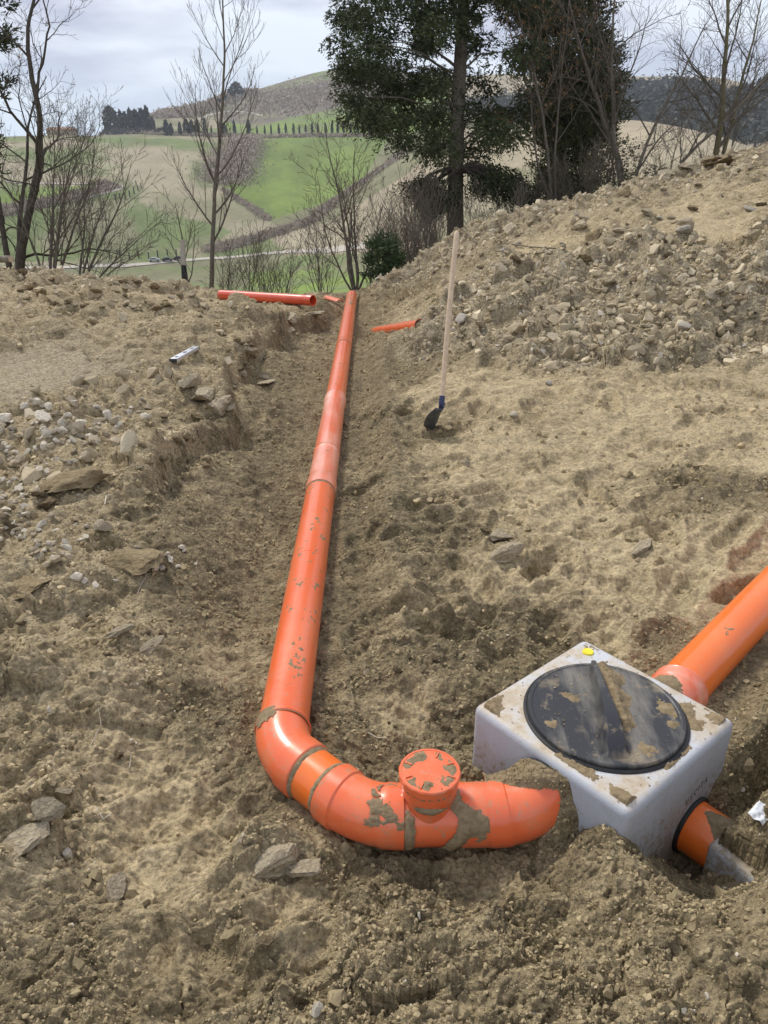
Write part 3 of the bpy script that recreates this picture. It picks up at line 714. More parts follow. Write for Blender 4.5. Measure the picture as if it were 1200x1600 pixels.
main_path = Path([PIPE_A + (PIPE_A - PIPE_F).normalized() * .0, PIPE_F])
pl = empty('drain_pipeline', (PIPE_A.x, PIPE_A.y, 0))
tag(pl, 'long orange drain pipe laid in the trench and bending towards the grey box', 'drain pipe')
sj = [main_path.s_at_px(q) for q in (1137, 885, 771, 712, 625, 543)]
R0 = .0785
def bead(s, r, w=.006, h=.004): return [(s - w, r), (s - w * .4, r + h), (s + w * .4, r + h), (s + w, r)]
parts = [
 ('pipe_section', 'pipe_orange', [(-.01, R0)] + [(sj[0] + .02, R0)] + bead(sj[1], R0, .004, .0015) + [(sj[2], R0)], None),
 ('pipe_section', 'pipe_painted_sheen', [(sj[2], R0), (sj[2], R0 + .006), (sj[2] + .13, R0 + .006), (sj[2] + .15, R0 + .001)] + bead(sj[3], R0 + .001, .01, .003) + [(sj[4] - .16, R0 + .001), (sj[4] - .14, R0 + .007), (sj[4], R0 + .007), (sj[4], R0)], 'section of the pipe with whitish sheen painted in bands'),
 ('pipe_section', 'pipe_orange', [(sj[4], R0), (sj[5], R0)], None),
 ('pipe_section', 'pipe_orange', [(sj[5], R0), (sj[5], R0 + .006), (sj[5] + .12, R0 + .006), (sj[5] + .14, R0), (main_path.L, R0), (main_path.L, R0 - .005), (main_path.L - .3, R0 - .005)], None)]
for nm, mt, pf, lb in parts:
    o = keep(sweep(nm, main_path, pf, 48, M[mt]), pl)
    if lb: o['label'] = lb
V1 = Vector((-.310, 1.750, .057)); V2 = Vector((-.052, 1.512, .048)); V3 = Vector((.404, 1.516, .062))
HOLE = BOXC - BU * BH + BWd * .012; HOLE.z = .098
J1 = PIPE_A.copy(); d12 = (V2 - V1).normalized()
e1 = Path([J1 + Vector((0, .03, 0)), V1, V1 + d12 * .125], .10)
keep(sweep('pipe_elbow', e1, [(0, .084), (.018, .0875), (.022, .083), (e1.L * .5, .082), (e1.L - .055, .083), (e1.L - .052, .0875), (e1.L - .004, .0875), (e1.L, .084), (e1.L, .079)], 48, M['fitting_orange'], dense=.012), pl)
e12 = Path([V1 + d12 * .11, V2 - d12 * .05], .1)
keep(sweep('pipe_section', e12, [(0, .079), (e12.L, .079)], 48, M['pipe_bright']), pl)['label'] = 'short bright orange length between the two bends'
xh = Vector((1, 0, 0)); T1 = Vector((.052, 1.513, .048)); T2 = Vector((.283, 1.518, .050))
e2 = Path([V2 - d12 * .125, V2, T1], .10)
keep(sweep('pipe_elbow', e2, [(0, .079), (0, .085), (.004, .0878), (.05, .0878), (.055, .083), (e2.L * .55, .082), (e2.L - .058, .083), (e2.L - .05, .0862), (e2.L, .0862), (e2.L, .080)], 48, M['fitting_orange'], dense=.012), pl)
tee_path = Path([T1, T2]); TL = tee_path.L
TX, TY = .1195, 1.514
keep(sweep('tee_body', tee_path, [(0, .078), (.012, .078), (.03, .080), (.15, .080), (.158, .084), (TL, .084), (TL, .079)], 48, M['fitting_orange']), pl)
rp = Path([Vector((TX, TY, .05)), Vector((TX, TY, .215))])
keep(sweep('riser', rp, [(0, .066), (.07, .067), (.085, .068), (.098, .0745), (.14, .0755), (.146, .0755)], 56, M['fitting_orange'], dense=.02), pl)
# screw cap: knurled rim, flat top, eight raised bars
bm = bmesh.new(); nseg = 72; rings = []
for z, r in ((.186, .0765), (.188, .0795), (.209, .0805), (.2125, .0785), (.2125, .074), (.2108, .0725), (.2108, 0)):
    ring = []
    for k in range(nseg):
        a = 2 * math.pi * k / nseg; r2 = r + (.0011 if (k // 2) % 2 and .187 < z < .21 and r > .07 else 0)
        ring.append(bm.verts.new((TX + r2 * math.cos(a), TY + r2 * math.sin(a), z)) if r > 0 else None)
    rings.append(ring)
for ra, rb in zip(rings[:-2], rings[1:-1]):
    for k in range(nseg): bm.faces.new((ra[k], ra[(k + 1) % nseg], rb[(k + 1) % nseg], rb[k]))
bm.faces.new(rings[-2])
cap = keep(from_bm('screw_cap', bm, M['fitting_orange'], sharp=30), pl)
for k in range(8):
    a = math.radians(22 + 45 * k); bm = bmesh.new(); bmesh.ops.create_cube(bm, size=1)
    bmesh.ops.scale(bm, vec=(.020, .0034, .0042), verts=bm.verts); bmesh.ops.bevel(bm, geom=bm.edges[:], offset=.0008, segments=1)
    bmesh.ops.rotate(bm, cent=(0, 0, 0), matrix=Matrix.Rotation(a, 3, 'Z'), verts=bm.verts)
    bmesh.ops.translate(bm, vec=(TX + .060 * math.cos(a), TY + .060 * math.sin(a), .2125), verts=bm.verts)
    keep(from_bm('raised_bar', bm, M['fitting_orange']), cap)
e3 = Path([T2 + Vector((-.002, 0, 0)), V3, HOLE + BU * .03], .16)
keep(sweep('pipe_elbow', e3, [(0, .079), (0, .0862), (.006, .0862), (.05, .0862), (.055, .083), (e3.L * .6, .083), (e3.L, .081)], 48, M['fitting_orange'], dense=.012), pl)
# mud on the line
def ringmud(center, w, amp, seed, top=1.0):
    def hf(S_, TH, b):
        a, f = mudnoise(TH * .08 + seed, S_, seed)
        return (np.exp(-((S_ - center) / w) ** 2) - .45 + .5 * a) * amp + f * .0012 * (np.exp(-((S_ - center) / w) ** 2) > .3)
    return hf
keep(mud_shell(main_path, sj[2] - .04, sj[2] + .03, R0, ringmud(sj[2] - .006, .011, .006, 3), pl), pl)
keep(mud_shell(main_path, sj[4] - .02, sj[4] + .04, R0, ringmud(sj[4] + .004, .007, .006, 4), pl), pl)
keep(mud_shell(main_path, sj[5] - .04, sj[5] + .02, R0, ringmud(sj[5] - .006, .008, .006, 5), pl), pl)
o = mud_shell(main_path, 0, .07, .0805, lambda S_, TH, b: (np.exp(-((S_ - .0) / .014) ** 2) + .85 * np.exp(-((TH - .75) / .55) ** 2 - ((S_ + .012) / .03) ** 2) - .5 + .45 * mudnoise(TH * .08, S_, 12)[0]) * .006, pl, .003); keep(o, pl)
o = mud_shell(e1, 0, .09, .0855, lambda S_, TH, b: (1.1 * np.exp(-((TH - .9) / .45) ** 2 - ((S_ - .02) / .028) ** 2) - .38 + .55 * mudnoise(TH * .08, S_, 14)[0]) * .006, pl, .003); keep(o, pl)
keep(mud_shell(e12, 0, .05, .079, ringmud(.018, .012, .007, 7), pl, .003), pl)
keep(mud_shell(e12, e12.L - .11, e12.L, .079, ringmud(e12.L - .082, .010, .006, 8), pl, .003), pl)
def specks(seed, thr, s0, s1, t0=.3, t1=2.6, amp=.006):
    def hf(S_, TH, b):
        a, f = mudnoise(TH * .08 + seed * 3.1, S_ * .8 + seed, seed, 1.4); a = a + .5 * fbm(TH * 1.1 + seed, S_ * 9, 2, seed + 5)
        w = sstep(s0, s0 + .05, S_) * (1 - sstep(s1 - .05, s1, S_)) * sstep(t0, t0 + .4, TH) * (1 - sstep(t1 - .4, t1, TH))
        return (a - thr - (1 - w)) * amp + f * .0006
    return hf
for args in ((29, .26, .08, .60, .5, 1.9), (22, .34, .5, 2.6, .3, 2.6), (26, .36, 2.4, 5.0, .3, 2.6)): keep(mud_shell(main_path, args[2], args[3], R0, specks(*args), pl, .0035), pl)
o = mud_shell(main_path, main_path.L - 1.6, main_path.L - .3, R0, specks(23, .12, main_path.L - 1.55, main_path.L - .35, .5, 2.4, .012), pl, .012, 60)
if o: keep(o, pl)
o = mud_shell(e2, e2.L * .45, e2.L, .0862, specks(25, .17, e2.L * .45, e2.L + .1, .1, 2.5), pl, .003)
if o: keep(o, pl)
tm = lambda S_, TH, b: (1.25 * np.exp(-((S_ - .145 - .02 * np.sin(TH * 3)) / .020) ** 2) * (TH < 1.7) + .9 * np.exp(-((S_ - .012) / .014) ** 2) * (1 - sstep(.6, 1.3, TH)) + .75 * np.exp(-((S_ - .2) / .025) ** 2 - ((TH - .5) / .6) ** 2) - .36 + .6 * mudnoise(TH * .08, S_, 31)[0]) * .008
keep(mud_shell(tee_path, .0, TL, .0845, tm, pl, .003), pl)
rmud = lambda S_, TH, b: (1.3 * np.exp(-((S_ - .092) / .010) ** 2 - ((b[..., 0] - TX - .0) / .045) ** 2) * (b[..., 1] < TY) + .9 * np.exp(-((S_ - .133) / .006) ** 2) * (mudnoise(TH * .2, S_ * 0, 35)[0] > .05) - .55 + .5 * mudnoise(TH * .08, S_, 33)[0]) * .007
th_all = None
def mud_ring_full(path, s0, s1, R, hf, n=160, ds=.003):
    sv = np.arange(s0, s1, ds); th = np.linspace(0, 2 * np.pi, n); c, T, Nn, B = path.at(sv)
    S_, TH = np.meshgrid(sv, th, indexing='ij'); dirs = np.cos(TH)[..., None] * Nn[:, None] + np.sin(TH)[..., None] * B[:, None]
    base = c[:, None] + dirs * R; h = hf(S_, TH, base); V = base + dirs * np.clip(h, -.0015, None)[..., None]
    i = np.arange(len(sv) * n).reshape(len(sv), n); Fq = np.stack([i[:-1, :-1], i[1:, :-1], i[1:, 1:], i[:-1, 1:]], -1).reshape(-1, 4)
    on = (h > 0).ravel(); Fq = Fq[on[Fq].any(1)]
    if not len(Fq): return None
    used, inv = np.unique(Fq, return_inverse=True); return tag(mk('mud_crust', V.reshape(-1, 3)[used], inv.reshape(-1, 4), M['mud']), kind='stuff')
o = mud_ring_full(rp, .07, .145, .0757, rmud)
if o: keep(o, pl)
def topmud(name, x0, x1, y0, y1, zt, hf, parent, ds=.003):
    xs = np.arange(x0, x1, ds); ys = np.arange(y0, y1, ds); X, Y = np.meshgrid(xs, ys); h = hf(X, Y)
    i = np.arange(X.size).reshape(X.shape); Fq = np.stack([i[:-1, :-1], i[:-1, 1:], i[1:, 1:], i[1:, :-1]], -1).reshape(-1, 4)
    on = (h > 0).ravel(); Fq = Fq[on[Fq].any(1)]; used, inv = np.unique(Fq, return_inverse=True)
    V = np.stack([X, Y, zt + np.clip(h, -.002, None)], -1).reshape(-1, 3)
    return tag(keep(mk(name, V[used], inv.reshape(-1, 4), M['mud']), parent), kind='stuff')
def capmud(X, Y):
    r = np.hypot(X - TX, Y - TY); a = np.arctan2(Y - TY, X - TX); n, f = mudnoise(X, Y, 41, 1.3)
    arcm = np.exp(-((r - .056) / .016) ** 2) * (.55 + .3 * np.sin(3 * a + 1.6) + .35 * np.sin(7 * a + .4) + .9 * fbm(X * 26 + 3, Y * 26, 2, 47)) + .35 * np.exp(-((X - TX - .02) ** 2 + (Y - TY + .03) ** 2) / .02 ** 2)
    return np.where(r < .074, (arcm - .40 + .75 * n) * .007 + f * .0007, -.01)
topmud('mud_crust', TX - .08, TX + .08, TY - .08, TY + .08, .2108, capmud, pl, .002)
# thick soil smeared over the elbow beside the box
e3m = lambda S_, TH, b: (1.9 * sstep(.28, .80, (S_ - .03) / (e3.L) + .62 * np.sin(TH - 1.2) * .9 * (b[..., 1] > 0) + (b[..., 1] - 1.535) * 4.2) - .78 + .95 * mudnoise(TH * .08, S_, 45)[0] * (S_ > .01) + .8 * np.exp(-((S_ - .002) / .006) ** 2) * sstep(.4, 1.2, TH)) * .016 + .0025 * mudnoise(TH * .08, S_, 46)[1]
o = mud_shell(e3, 0, e3.L, .0845, e3m, pl, .003)
if o: keep(o, pl)

# ------------------------------------------------------------------ the grey inspection box
bx = empty('inspection_box', (BOXC.x, BOXC.y, -.22), BA)
tag(bx, 'square grey plastic inspection box with round black lid, half sunk in the soil', 'inspection box')
def lcube(name, cx, cy, cz, sx, sy, sz, mat, parent, bev=.01, seg=3, edit=None, sharp=35):
    bm = bmesh.new(); bmesh.ops.create_cube(bm, size=1); bmesh.ops.scale(bm, vec=(sx, sy, sz), verts=bm.verts)
    if edit: edit(bm)
    if bev: bmesh.ops.bevel(bm, geom=bm.edges[:], offset=bev, segments=seg, profile=.5, affect='EDGES')
    bmesh.ops.translate(bm, vec=(cx, cy, cz), verts=bm.verts); return from_bm(name, bm, mat, parent, sharp=sharp)
lcube('body', 0, 0, .215, .53, .53, .43, M['box_plastic'], bx, .024, 5, sharp=60)
def lathe(name, prof, mat, parent, n=96, loc=(0, 0, 0), sharp=30):
    V = []; Fc = []
    for z, r in prof:
        for k in range(n): a = 2 * math.pi * k / n; V.append((loc[0] + r * math.cos(a), loc[1] + r * math.sin(a), loc[2] + z))
    for i in range(len(prof) - 1):
        for k in range(n): k2 = (k + 1) % n; Fc.append((i * n + k, i * n + k2, (i + 1) * n + k2, (i + 1) * n + k))
    Fc.append(tuple((len(prof) - 1) * n + k for k in range(n)))
    return mk(name, V, Fc, mat, parent, True, sharp)
LC = (0.0, .0)
# world lid centre -> box local
def tolocal(v, z=None):
    d = Vector((v.x - BOXC.x, v.y - BOXC.y, 0)); R_ = Matrix.Rotation(-BA, 3, 'Z'); q = R_ @ d; return Vector((q.x, q.y, (v.z if z is None else z) + .22))
lc = tolocal(Zp(946, 1110, .225))
lathe('lid_ring', [(.425, .232), (.434, .231), (.4375, .226), (.437, .2215)], M['rubber'], bx, loc=(lc.x, lc.y, 0))
lid = lathe('lid', [(.425, .2195), (.444, .2195), (.4475, .2165), (.4475, .209), (.4450, .2055), (.4450, .02)], M['lid_plastic'], bx, loc=(lc.x, lc.y, 0))
# handle rib: narrow at the far end, broad wedge at the near end
a_ = tolocal(Zp(926, 1042, .23)); b_ = tolocal(Zp(965, 1183, .23)); dv = (b_ - a_); dv.z = 0; Lh = dv.length; dv.normalize(); sv_ = Vector((-dv.y, dv.x, 0))
hv = []; sec = [(0, .008, .030), (.10, .010, .038), (.45, .016, .050), (.62, .021, .056), (.80, .030, .046), (.97, .030, .012), (1, .036, .0)]
for t, w_, h_ in sec:
    c0 = a_ + dv * (t * Lh)
    for q, zz in ((-w_ * 1.3, 0), (-w_ * .75, h_), (w_ * .75, h_), (w_ * 1.3, 0)): p_ = c0 - sv_ * q; hv.append((p_.x, p_.y, .445 + zz - (.001 if zz == 0 else 0)))
hf_ = []
for i in range(len(sec) - 1):
    for j in range(3): a0 = i * 4 + j; hf_.append((a0, a0 + 1, a0 + 5, a0 + 4))
hf_ += [(0, 3, 2, 1), (24, 25, 26, 27)]
hd = mk('handle_rib', hv, hf_, M['lid_plastic'], lid, True, 25)
# rubber seals and stubs
def seal(center, axis, R, name='rubber_seal'):
    pth = Path([center - axis * .02, center + axis * .016])
    o = sweep(name, pth, [(0, R + .008), (.026, R + .008), (.031, R + .005), (.031, R + .001), (.0, R + .001)], 56, M['rubber'])
    o.parent = bx; o.matrix_parent_inverse = (Matrix.Translation(bx.location) @ Matrix.Rotation(BA, 4, 'Z')).inverted(); return o
seal(HOLE, -BU, .083)
OUTC = BOXC + BWd * BH + BU * .105; OUTC.z = -.085
seal(OUTC, BWd, .082)
INC = BOXC + BU * BH + BWd * .03; INC.z = .088
seal(INC, BU, .084)
bxm = (Matrix.Translation(bx.location) @ Matrix.Rotation(BA, 4, 'Z')).inverted()
sc_ = Zp(919, 1018, .213)
pth = Path([Vector((sc_.x, sc_.y, .208)), Vector((sc_.x, sc_.y, .217))])
bm = bmesh.new(); bmesh.ops.create_cone(bm, cap_ends=True, segments=28, radius1=.0185, radius2=.0165, depth=.005)
bmesh.ops.translate(bm, vec=(sc_.x, sc_.y, .2125), verts=bm.verts)
o = from_bm('round_tag', bm, M['sticker_yellow']); o.parent = bx; o.matrix_parent_inverse = bxm; o['label'] = 'small yellow disc near the back corner of the box'
# the hand-written word USCITA above the outlet
ST = dict(U=[[(0, 1), (.05, .2), (.25, 0), (.5, .15), (.6, 1)]], S=[[(.6, .9), (.3, 1), (.05, .8), (.15, .58), (.5, .42), (.55, .15), (.25, 0), (0, .12)]],
          C=[[(.6, .85), (.35, 1), (.08, .75), (.03, .35), (.25, .02), (.6, .15)]], I=[[(.2, 1), (.15, 0)]], T=[[(0, 1), (.7, .95)], [(.35, 1), (.3, 0)]], A=[[(0, 0), (.35, 1), (.65, 0)], [(.12, .4), (.55, .38)]])
wx0 = 0.0
c0 = BOXC + BWd * (BH + .0006)
vv = []; ff = []
u0, z0, hgt, adv = .045, .031, .021, .0205
for ch in 'USCITA':
    for stroke in ST[ch]:
        for (xa, ya), (xb, yb) in zip(stroke[:-1], stroke[1:]):
            pa = Vector((u0 + xa * hgt * .9, z0 + ya * hgt)); pb = Vector((u0 + xb * hgt * .9, z0 + yb * hgt)); d = (pb - pa).normalized(); nrm = Vector((-d.y, d.x)) * .0013
            pa = pa - d * .0008; pb = pb + d * .0008; k = len(vv)
            for q in (pa + nrm, pa - nrm, pb - nrm, pb + nrm): w3 = c0 + BU * q.x; vv.append((w3.x, w3.y, q.y))
            ff.append((k, k + 1, k + 2, k + 3))
    u0 += adv if ch != 'I' else adv * .6; z0 += .0035
o = mk('handwriting', vv, ff, M['ink'], None, False); o.parent = bx; o.matrix_parent_inverse = bxm; o['label'] = 'handwritten word USCITA in black marker'
# dirt on the box top
def boxmud(X, Y):
    ux = (X - BOXC.x) * BU.x + (Y - BOXC.y) * BU.y; wx = (X - BOXC.x) * BWd.x + (Y - BOXC.y) * BWd.y
    n, f = mudnoise(X, Y, 51, .8); m = np.maximum(np.abs(ux), np.abs(wx)); q = tolocal(Vector((0, 0, 0)))
    l = Zp(946, 1110, .225); r = np.hypot(X - l.x, Y - l.y)
    def b(px, py, s, a=1.0):
        p = Zp(px, py, .21); return a * np.exp(-((X - p.x) ** 2 + (Y - p.y) ** 2) / s ** 2)
    k = b(760, 1108, .035) + b(775, 1095, .03, .8) + b(945, 1005, .05) + b(975, 1020, .035) + b(1000, 1040, .02, .7) + b(1125, 1122, .028) + b(1110, 1105, .02, .8) \
        + b(985, 1252, .022, 1.3) + b(965, 1240, .02, 1.1) + b(1060, 1165, .04, .9) + b(1035, 1185, .035, .9) + b(900, 1195, .03, .6) + b(925, 1210, .03, .6) + b(1070, 1110, .03, .9) + b(880, 1180, .025, .7) + b(1085, 1130, .025, .8)
    h = (k - .30 + .80 * n) * .013 + f * .0022
    return np.where((m < .243) & (r > .222), h, -.01)
bb = [BOXC + BU * a + BWd * b for a in (-.27, .27) for b in (-.27, .27)]
o = topmud('mud_crust', min(q.x for q in bb), max(q.x for q in bb), min(q.y for q in bb), max(q.y for q in bb), .21, boxmud, pl); o.parent = bx; o.matrix_parent_inverse = bxm
lw = Zp(946, 1110, .225)
def lidmud(X, Y):
    n, f = mudnoise(X, Y, 57, 1.0); r = np.hypot(X - lw.x, Y - lw.y)
    def b(px, py, s, a=1.0):
        p = Zp(px, py, .23); return a * np.exp(-((X - p.x) ** 2 + (Y - p.y) ** 2) / s ** 2)
    k = b(958, 1060, .035, 1.3) + b(962, 1088, .032, 1.3) + b(965, 1110, .022, .9) + b(940, 1045, .02) + b(1045, 1105, .03, 1.1) + b(1050, 1130, .02) + b(900, 1090, .02, .6) + b(860, 1130, .02, .7) + b(1010, 1170, .03, .7) + b(885, 1085, .02, .5)
    pa, pb = Zp(940, 1046, .23), Zp(974, 1128, .23); ex, ey = pb.x - pa.x, pb.y - pa.y; t = np.clip(((X - pa.x) * ex + (Y - pa.y) * ey) / (ex * ex + ey * ey), 0, 1); dl = np.hypot(X - pa.x - t * ex, Y - pa.y - t * ey)
    ridge = np.exp(-(dl / .026) ** 2)
    return np.where(r < .20, (k + .9 * ridge - .42 + .85 * n) * .010 + f * .0020 + .016 * ridge * (n > -.35), -.01)
o = topmud('mud_crust', lw.x - .21, lw.x + .21, lw.y - .21, lw.y + .21, .225, lidmud, pl, .003); o.parent = bx; o.matrix_parent_inverse = bxm

# outlet pipe, and the pipe leaving at the back
ip = Path([OUTC - BWd * .02, OUTC + BWd * .5 + Vector((0, 0, -.01))])
ot = empty('outlet_pipe', OUTC); tag(ot, 'short orange pipe leaving the front right side of the grey box', 'drain pipe')
keep(sweep('pipe_section', ip, [(0, .0805), (.035, .0805), (.038, .0785), (.5, .0785)], 48, M['pipe_bright']), ot)
o = mud_shell(ip, .04, .30, .0785, lambda S_, TH, b: (1.7 * sstep(.05, .12, S_ + .02 * np.sin(TH * 5)) * np.exp(-((TH - 1.45) / .62) ** 2) - .42 + .5 * mudnoise(TH * .08, S_, 61)[0]) * .009 + .001 * mudnoise(TH * .08, S_, 62)[1], ot, .003); keep(o, ot)
bpA = INC - BU * .02; bpB = Vector((1.00, 2.035, .092)); bpC = Vector((1.72, 2.765, .125))
bp = Path([bpA, bpA + BU * .1, bpB, bpC, Vector((2.9, 3.96, -.06))], .06)
bo = empty('side_pipe', (INC.x, INC.y, INC.z)); tag(bo, 'bright orange pipe running from the back of the grey box to the right edge', 'drain pipe')
keep(sweep('pipe_socket', bp, [(0, .0805), (.035, .0805), (.04, .088), (.115, .088), (.121, .0915), (.131, .0915), (.137, .088), (.162, .088), (.168, .0905), (.176, .088), (.176, .080)], 48, M['pipe_painted_sheen'], dense=.02), bo)['label'] = 'wide pipe socket with a painted whitish sheen'
keep(sweep('pipe_section', bp, [(.15, .0800), (bp.L, .0800)], 48, M['pipe_bright']), bo)
o = mud_shell(bp, .03, .15, .0885, lambda S_, TH, b: (1.5 * np.exp(-((S_ - .055) / .045) ** 2 - ((TH - 1.75) / .55) ** 2) - .45 + .55 * mudnoise(TH * .08, S_, 65)[0]) * .009, bo, .003); keep(o, bo)
o = mud_shell(bp, .30, .55, .080, specks(67, .30, .3, .55, .9, 2.2), bo, .003)
if o: keep(o, bo)

# corner of a second grey box in the heap at the right
b2 = empty('buried_box', (B2[0], B2[1], -.25), B2A); tag(b2, 'corner of another grey plastic box under the soil heap, right of the outlet pipe', 'inspection box')
lcube('body', .16, -.16, .115, .32, .32, .24, M['box_plastic'], b2, .02, 4, sharp=60)
# crumpled plastic film at the right edge
q = Zp(1190, 1268, .13); rs = np.random.default_rng(4); xs, ys = np.meshgrid(np.linspace(-.032, .032, 22), np.linspace(-.022, .022, 16))
zf = .016 * fbm(xs * 50, ys * 50, 3, 77) + .006 - (xs ** 2 + ys ** 2) * 5
i = np.arange(xs.size).reshape(xs.shape); Fq = np.stack([i[:-1, :-1], i[:-1, 1:], i[1:, 1:], i[1:, :-1]], -1).reshape(-1, 4)
o = mk('plastic_film', np.stack([xs, ys, zf], -1).reshape(-1, 3), Fq, M['plastic_film']); o.location = (q.x, q.y, float(gheight(q.x, q.y)) + .004); o.rotation_euler = (.2, 0, .7)
sm = o.modifiers.new('thick', 'SOLIDIFY'); sm.thickness = .0015
tag(o, 'scrap of crumpled whitish plastic film on the heap at the right edge', 'plastic film')

# loose pipe lying behind the trench
Lp = Path([P(345, 460.5, 10.4), P(489, 469.5, 9.45)]); lp = empty('loose_pipe', Lp.p[0]); tag(lp, 'loose red-orange plastic pipe lying on the ground left of the trench end', 'pipe')
keep(sweep('pipe_wall', Lp, [(Lp.L - .4, .055), (Lp.L, .0575), (Lp.L, .0655), (Lp.L - .1, .0655), (Lp.L - .12, .0625), (0, .0625), (0, .058), (.4, .055)], 40, M['pipe_red']), lp)
# buried pipe end right of the trench, and the broken bit by the far end
g1, g2 = G1(586, 513), G1(657, 505)
Bp = Path([g1 + Vector((0, 0, -.045)), g2 + Vector((0, 0, -.032))]); b_o = empty('buried_pipe', g1); tag(b_o, 'half buried orange pipe end crossing the trench floor near the shovel top', 'pipe')
keep(sweep('pipe_wall', Bp, [(-.12, .062), (Bp.L, .062), (Bp.L, .057), (Bp.L - .1, .057)], 36, M['pipe_orange']), b_o)
o = mud_shell(Bp, -.1, Bp.L, .062, lambda S_, TH, b: (1.3 * np.exp(-((S_ - .02) / .09) ** 2) * .5 + .6 * np.exp(-((TH - 1.2) / .5) ** 2) - .62 + .8 * mudnoise(TH * .08, S_, 71, .6)[0]) * .012, b_o, .008, 60)
if o: keep(o, b_o)
g1, g2 = G1(510, 472), G1(531, 474)
Bp = Path([P(510, 468, 11.0), P(531, 472, 10.6)]); b_o = empty('broken_pipe', Bp.p[0]); tag(b_o, 'short broken piece of orange pipe beside the far end of the long pipe', 'pipe')
sv = np.linspace(0, Bp.L, 14); th = np.linspace(.35, 2.7, 16); c, T, Nn, B = Bp.at(sv); V = []
for i_, s_ in enumerate(sv):
    for j_, t_ in enumerate(th):
        sq = 1 - .45 * (i_ / 13) ** 1.5 * (1 if j_ < 9 else .7); V.append(c[i_] + .058 * (math.cos(t_) * Nn[i_] + (math.sin(t_) * sq) * B[i_]))
i = np.arange(len(V)).reshape(14, 16); Fq = np.stack([i[:-1, :-1], i[1:, :-1], i[1:, 1:], i[:-1, 1:]], -1).reshape(-1, 4)
o = keep(mk('shell', np.array(V), Fq, M['pipe_orange']), b_o); sm = o.modifiers.new('thick', 'SOLIDIFY'); sm.thickness = .006

# ------------------------------------------------------------------ shovel
hb = P(690, 630, 4.80); ht = P(714, 361, 4.86)
sh = empty('shovel', G1(678, 670)); tag(sh, 'shovel with long pale wooden handle and dark blade standing upright in the soil', 'shovel')
hp = Path([hb, hb.lerp(ht, .5) + Vector((-.006, 0, 0)), ht], .3)
keep(sweep('handle', hp, [(0, .0), (0, .0165), (hp.L - .03, .0175), (hp.L - .012, .0155), (hp.L, .008), (hp.L + .001, 0)], 20, M['wood_handle']), sh)
hd_ = (hb - ht).normalized(); bl = G1(674, 676) + Vector((0, 0, -.02))
sp = Path([hb - hd_ * .045, hb + hd_ * .02, hb + hd_ * .03 + (bl - hb).normalized() * .04], .03)
keep(sweep('blade_socket', sp, [(0, .0175), (sp.L * .6, .018), (sp.L, .010)], 20, M['socket_blue'], dense=.01), sh)
ba = hb + hd_ * .02; axd = (bl - ba); LB = axd.length; axd.normalize()
wd = Vector((-.66, -.75, 0)); wd = (wd - axd * wd.dot(axd)).normalized(); nd = axd.cross(wd).normalized()
V = []; nu, nv = 14, 15
for i_ in range(nu):
    t = i_ / (nu - 1); hw = .068 * (min(1, .45 + 2.6 * t) if t < .25 else (1 - .06 * t) if t < .75 else .95 * max(0.08, 1 - ((t - .75) / .27) ** 1.4) + .0)
    for j_ in range(nv):
        s_ = j_ / (nv - 1) * 2 - 1; V.append(ba + axd * (t * LB) + wd * (s_ * hw) + nd * (.030 * s_ * s_ - .018 + .02 * math.sin(t * 3)))
i = np.arange(nu * nv).reshape(nu, nv); Fq = np.stack([i[:-1, :-1], i[1:, :-1], i[1:, 1:], i[:-1, 1:]], -1).reshape(-1, 4)
o = keep(mk('blade', np.array([tuple(v) for v in V]), Fq, M['blade_steel']), sh); sm = o.modifiers.new('thick', 'SOLIDIFY'); sm.thickness = .003

# ------------------------------------------------------------------ spirit level
la, lb = G1(272, 574), G1(307, 551); dvl = lb - la; rz = math.atan2(dvl.y, dvl.x)
lv = empty('spirit_level', (la + lb) / 2 + Vector((0, 0, .022)), rz); lv.rotation_euler = (0, -math.atan2(dvl.z, dvl.xy.length), rz)
LL = dvl.length
tag(lv, 'silver aluminium spirit level lying on the left bank edge', 'spirit level')
lcube('body', 0, 0, 0, LL, .056, .026, M['aluminium'], lv, .003, 2)
for s_ in (-1, 1): lcube('end_cap', s_ * (LL / 2 + .004), 0, 0, .012, .058, .028, M['level_dark'], lv, .003, 1)
for xx, w_ in ((-LL * .36, .05), (0, .06), (LL * .33, .04)): lcube('vial_window', xx, .002, .0125, w_, .022, .005, M['level_dark'], lv, .002, 1)

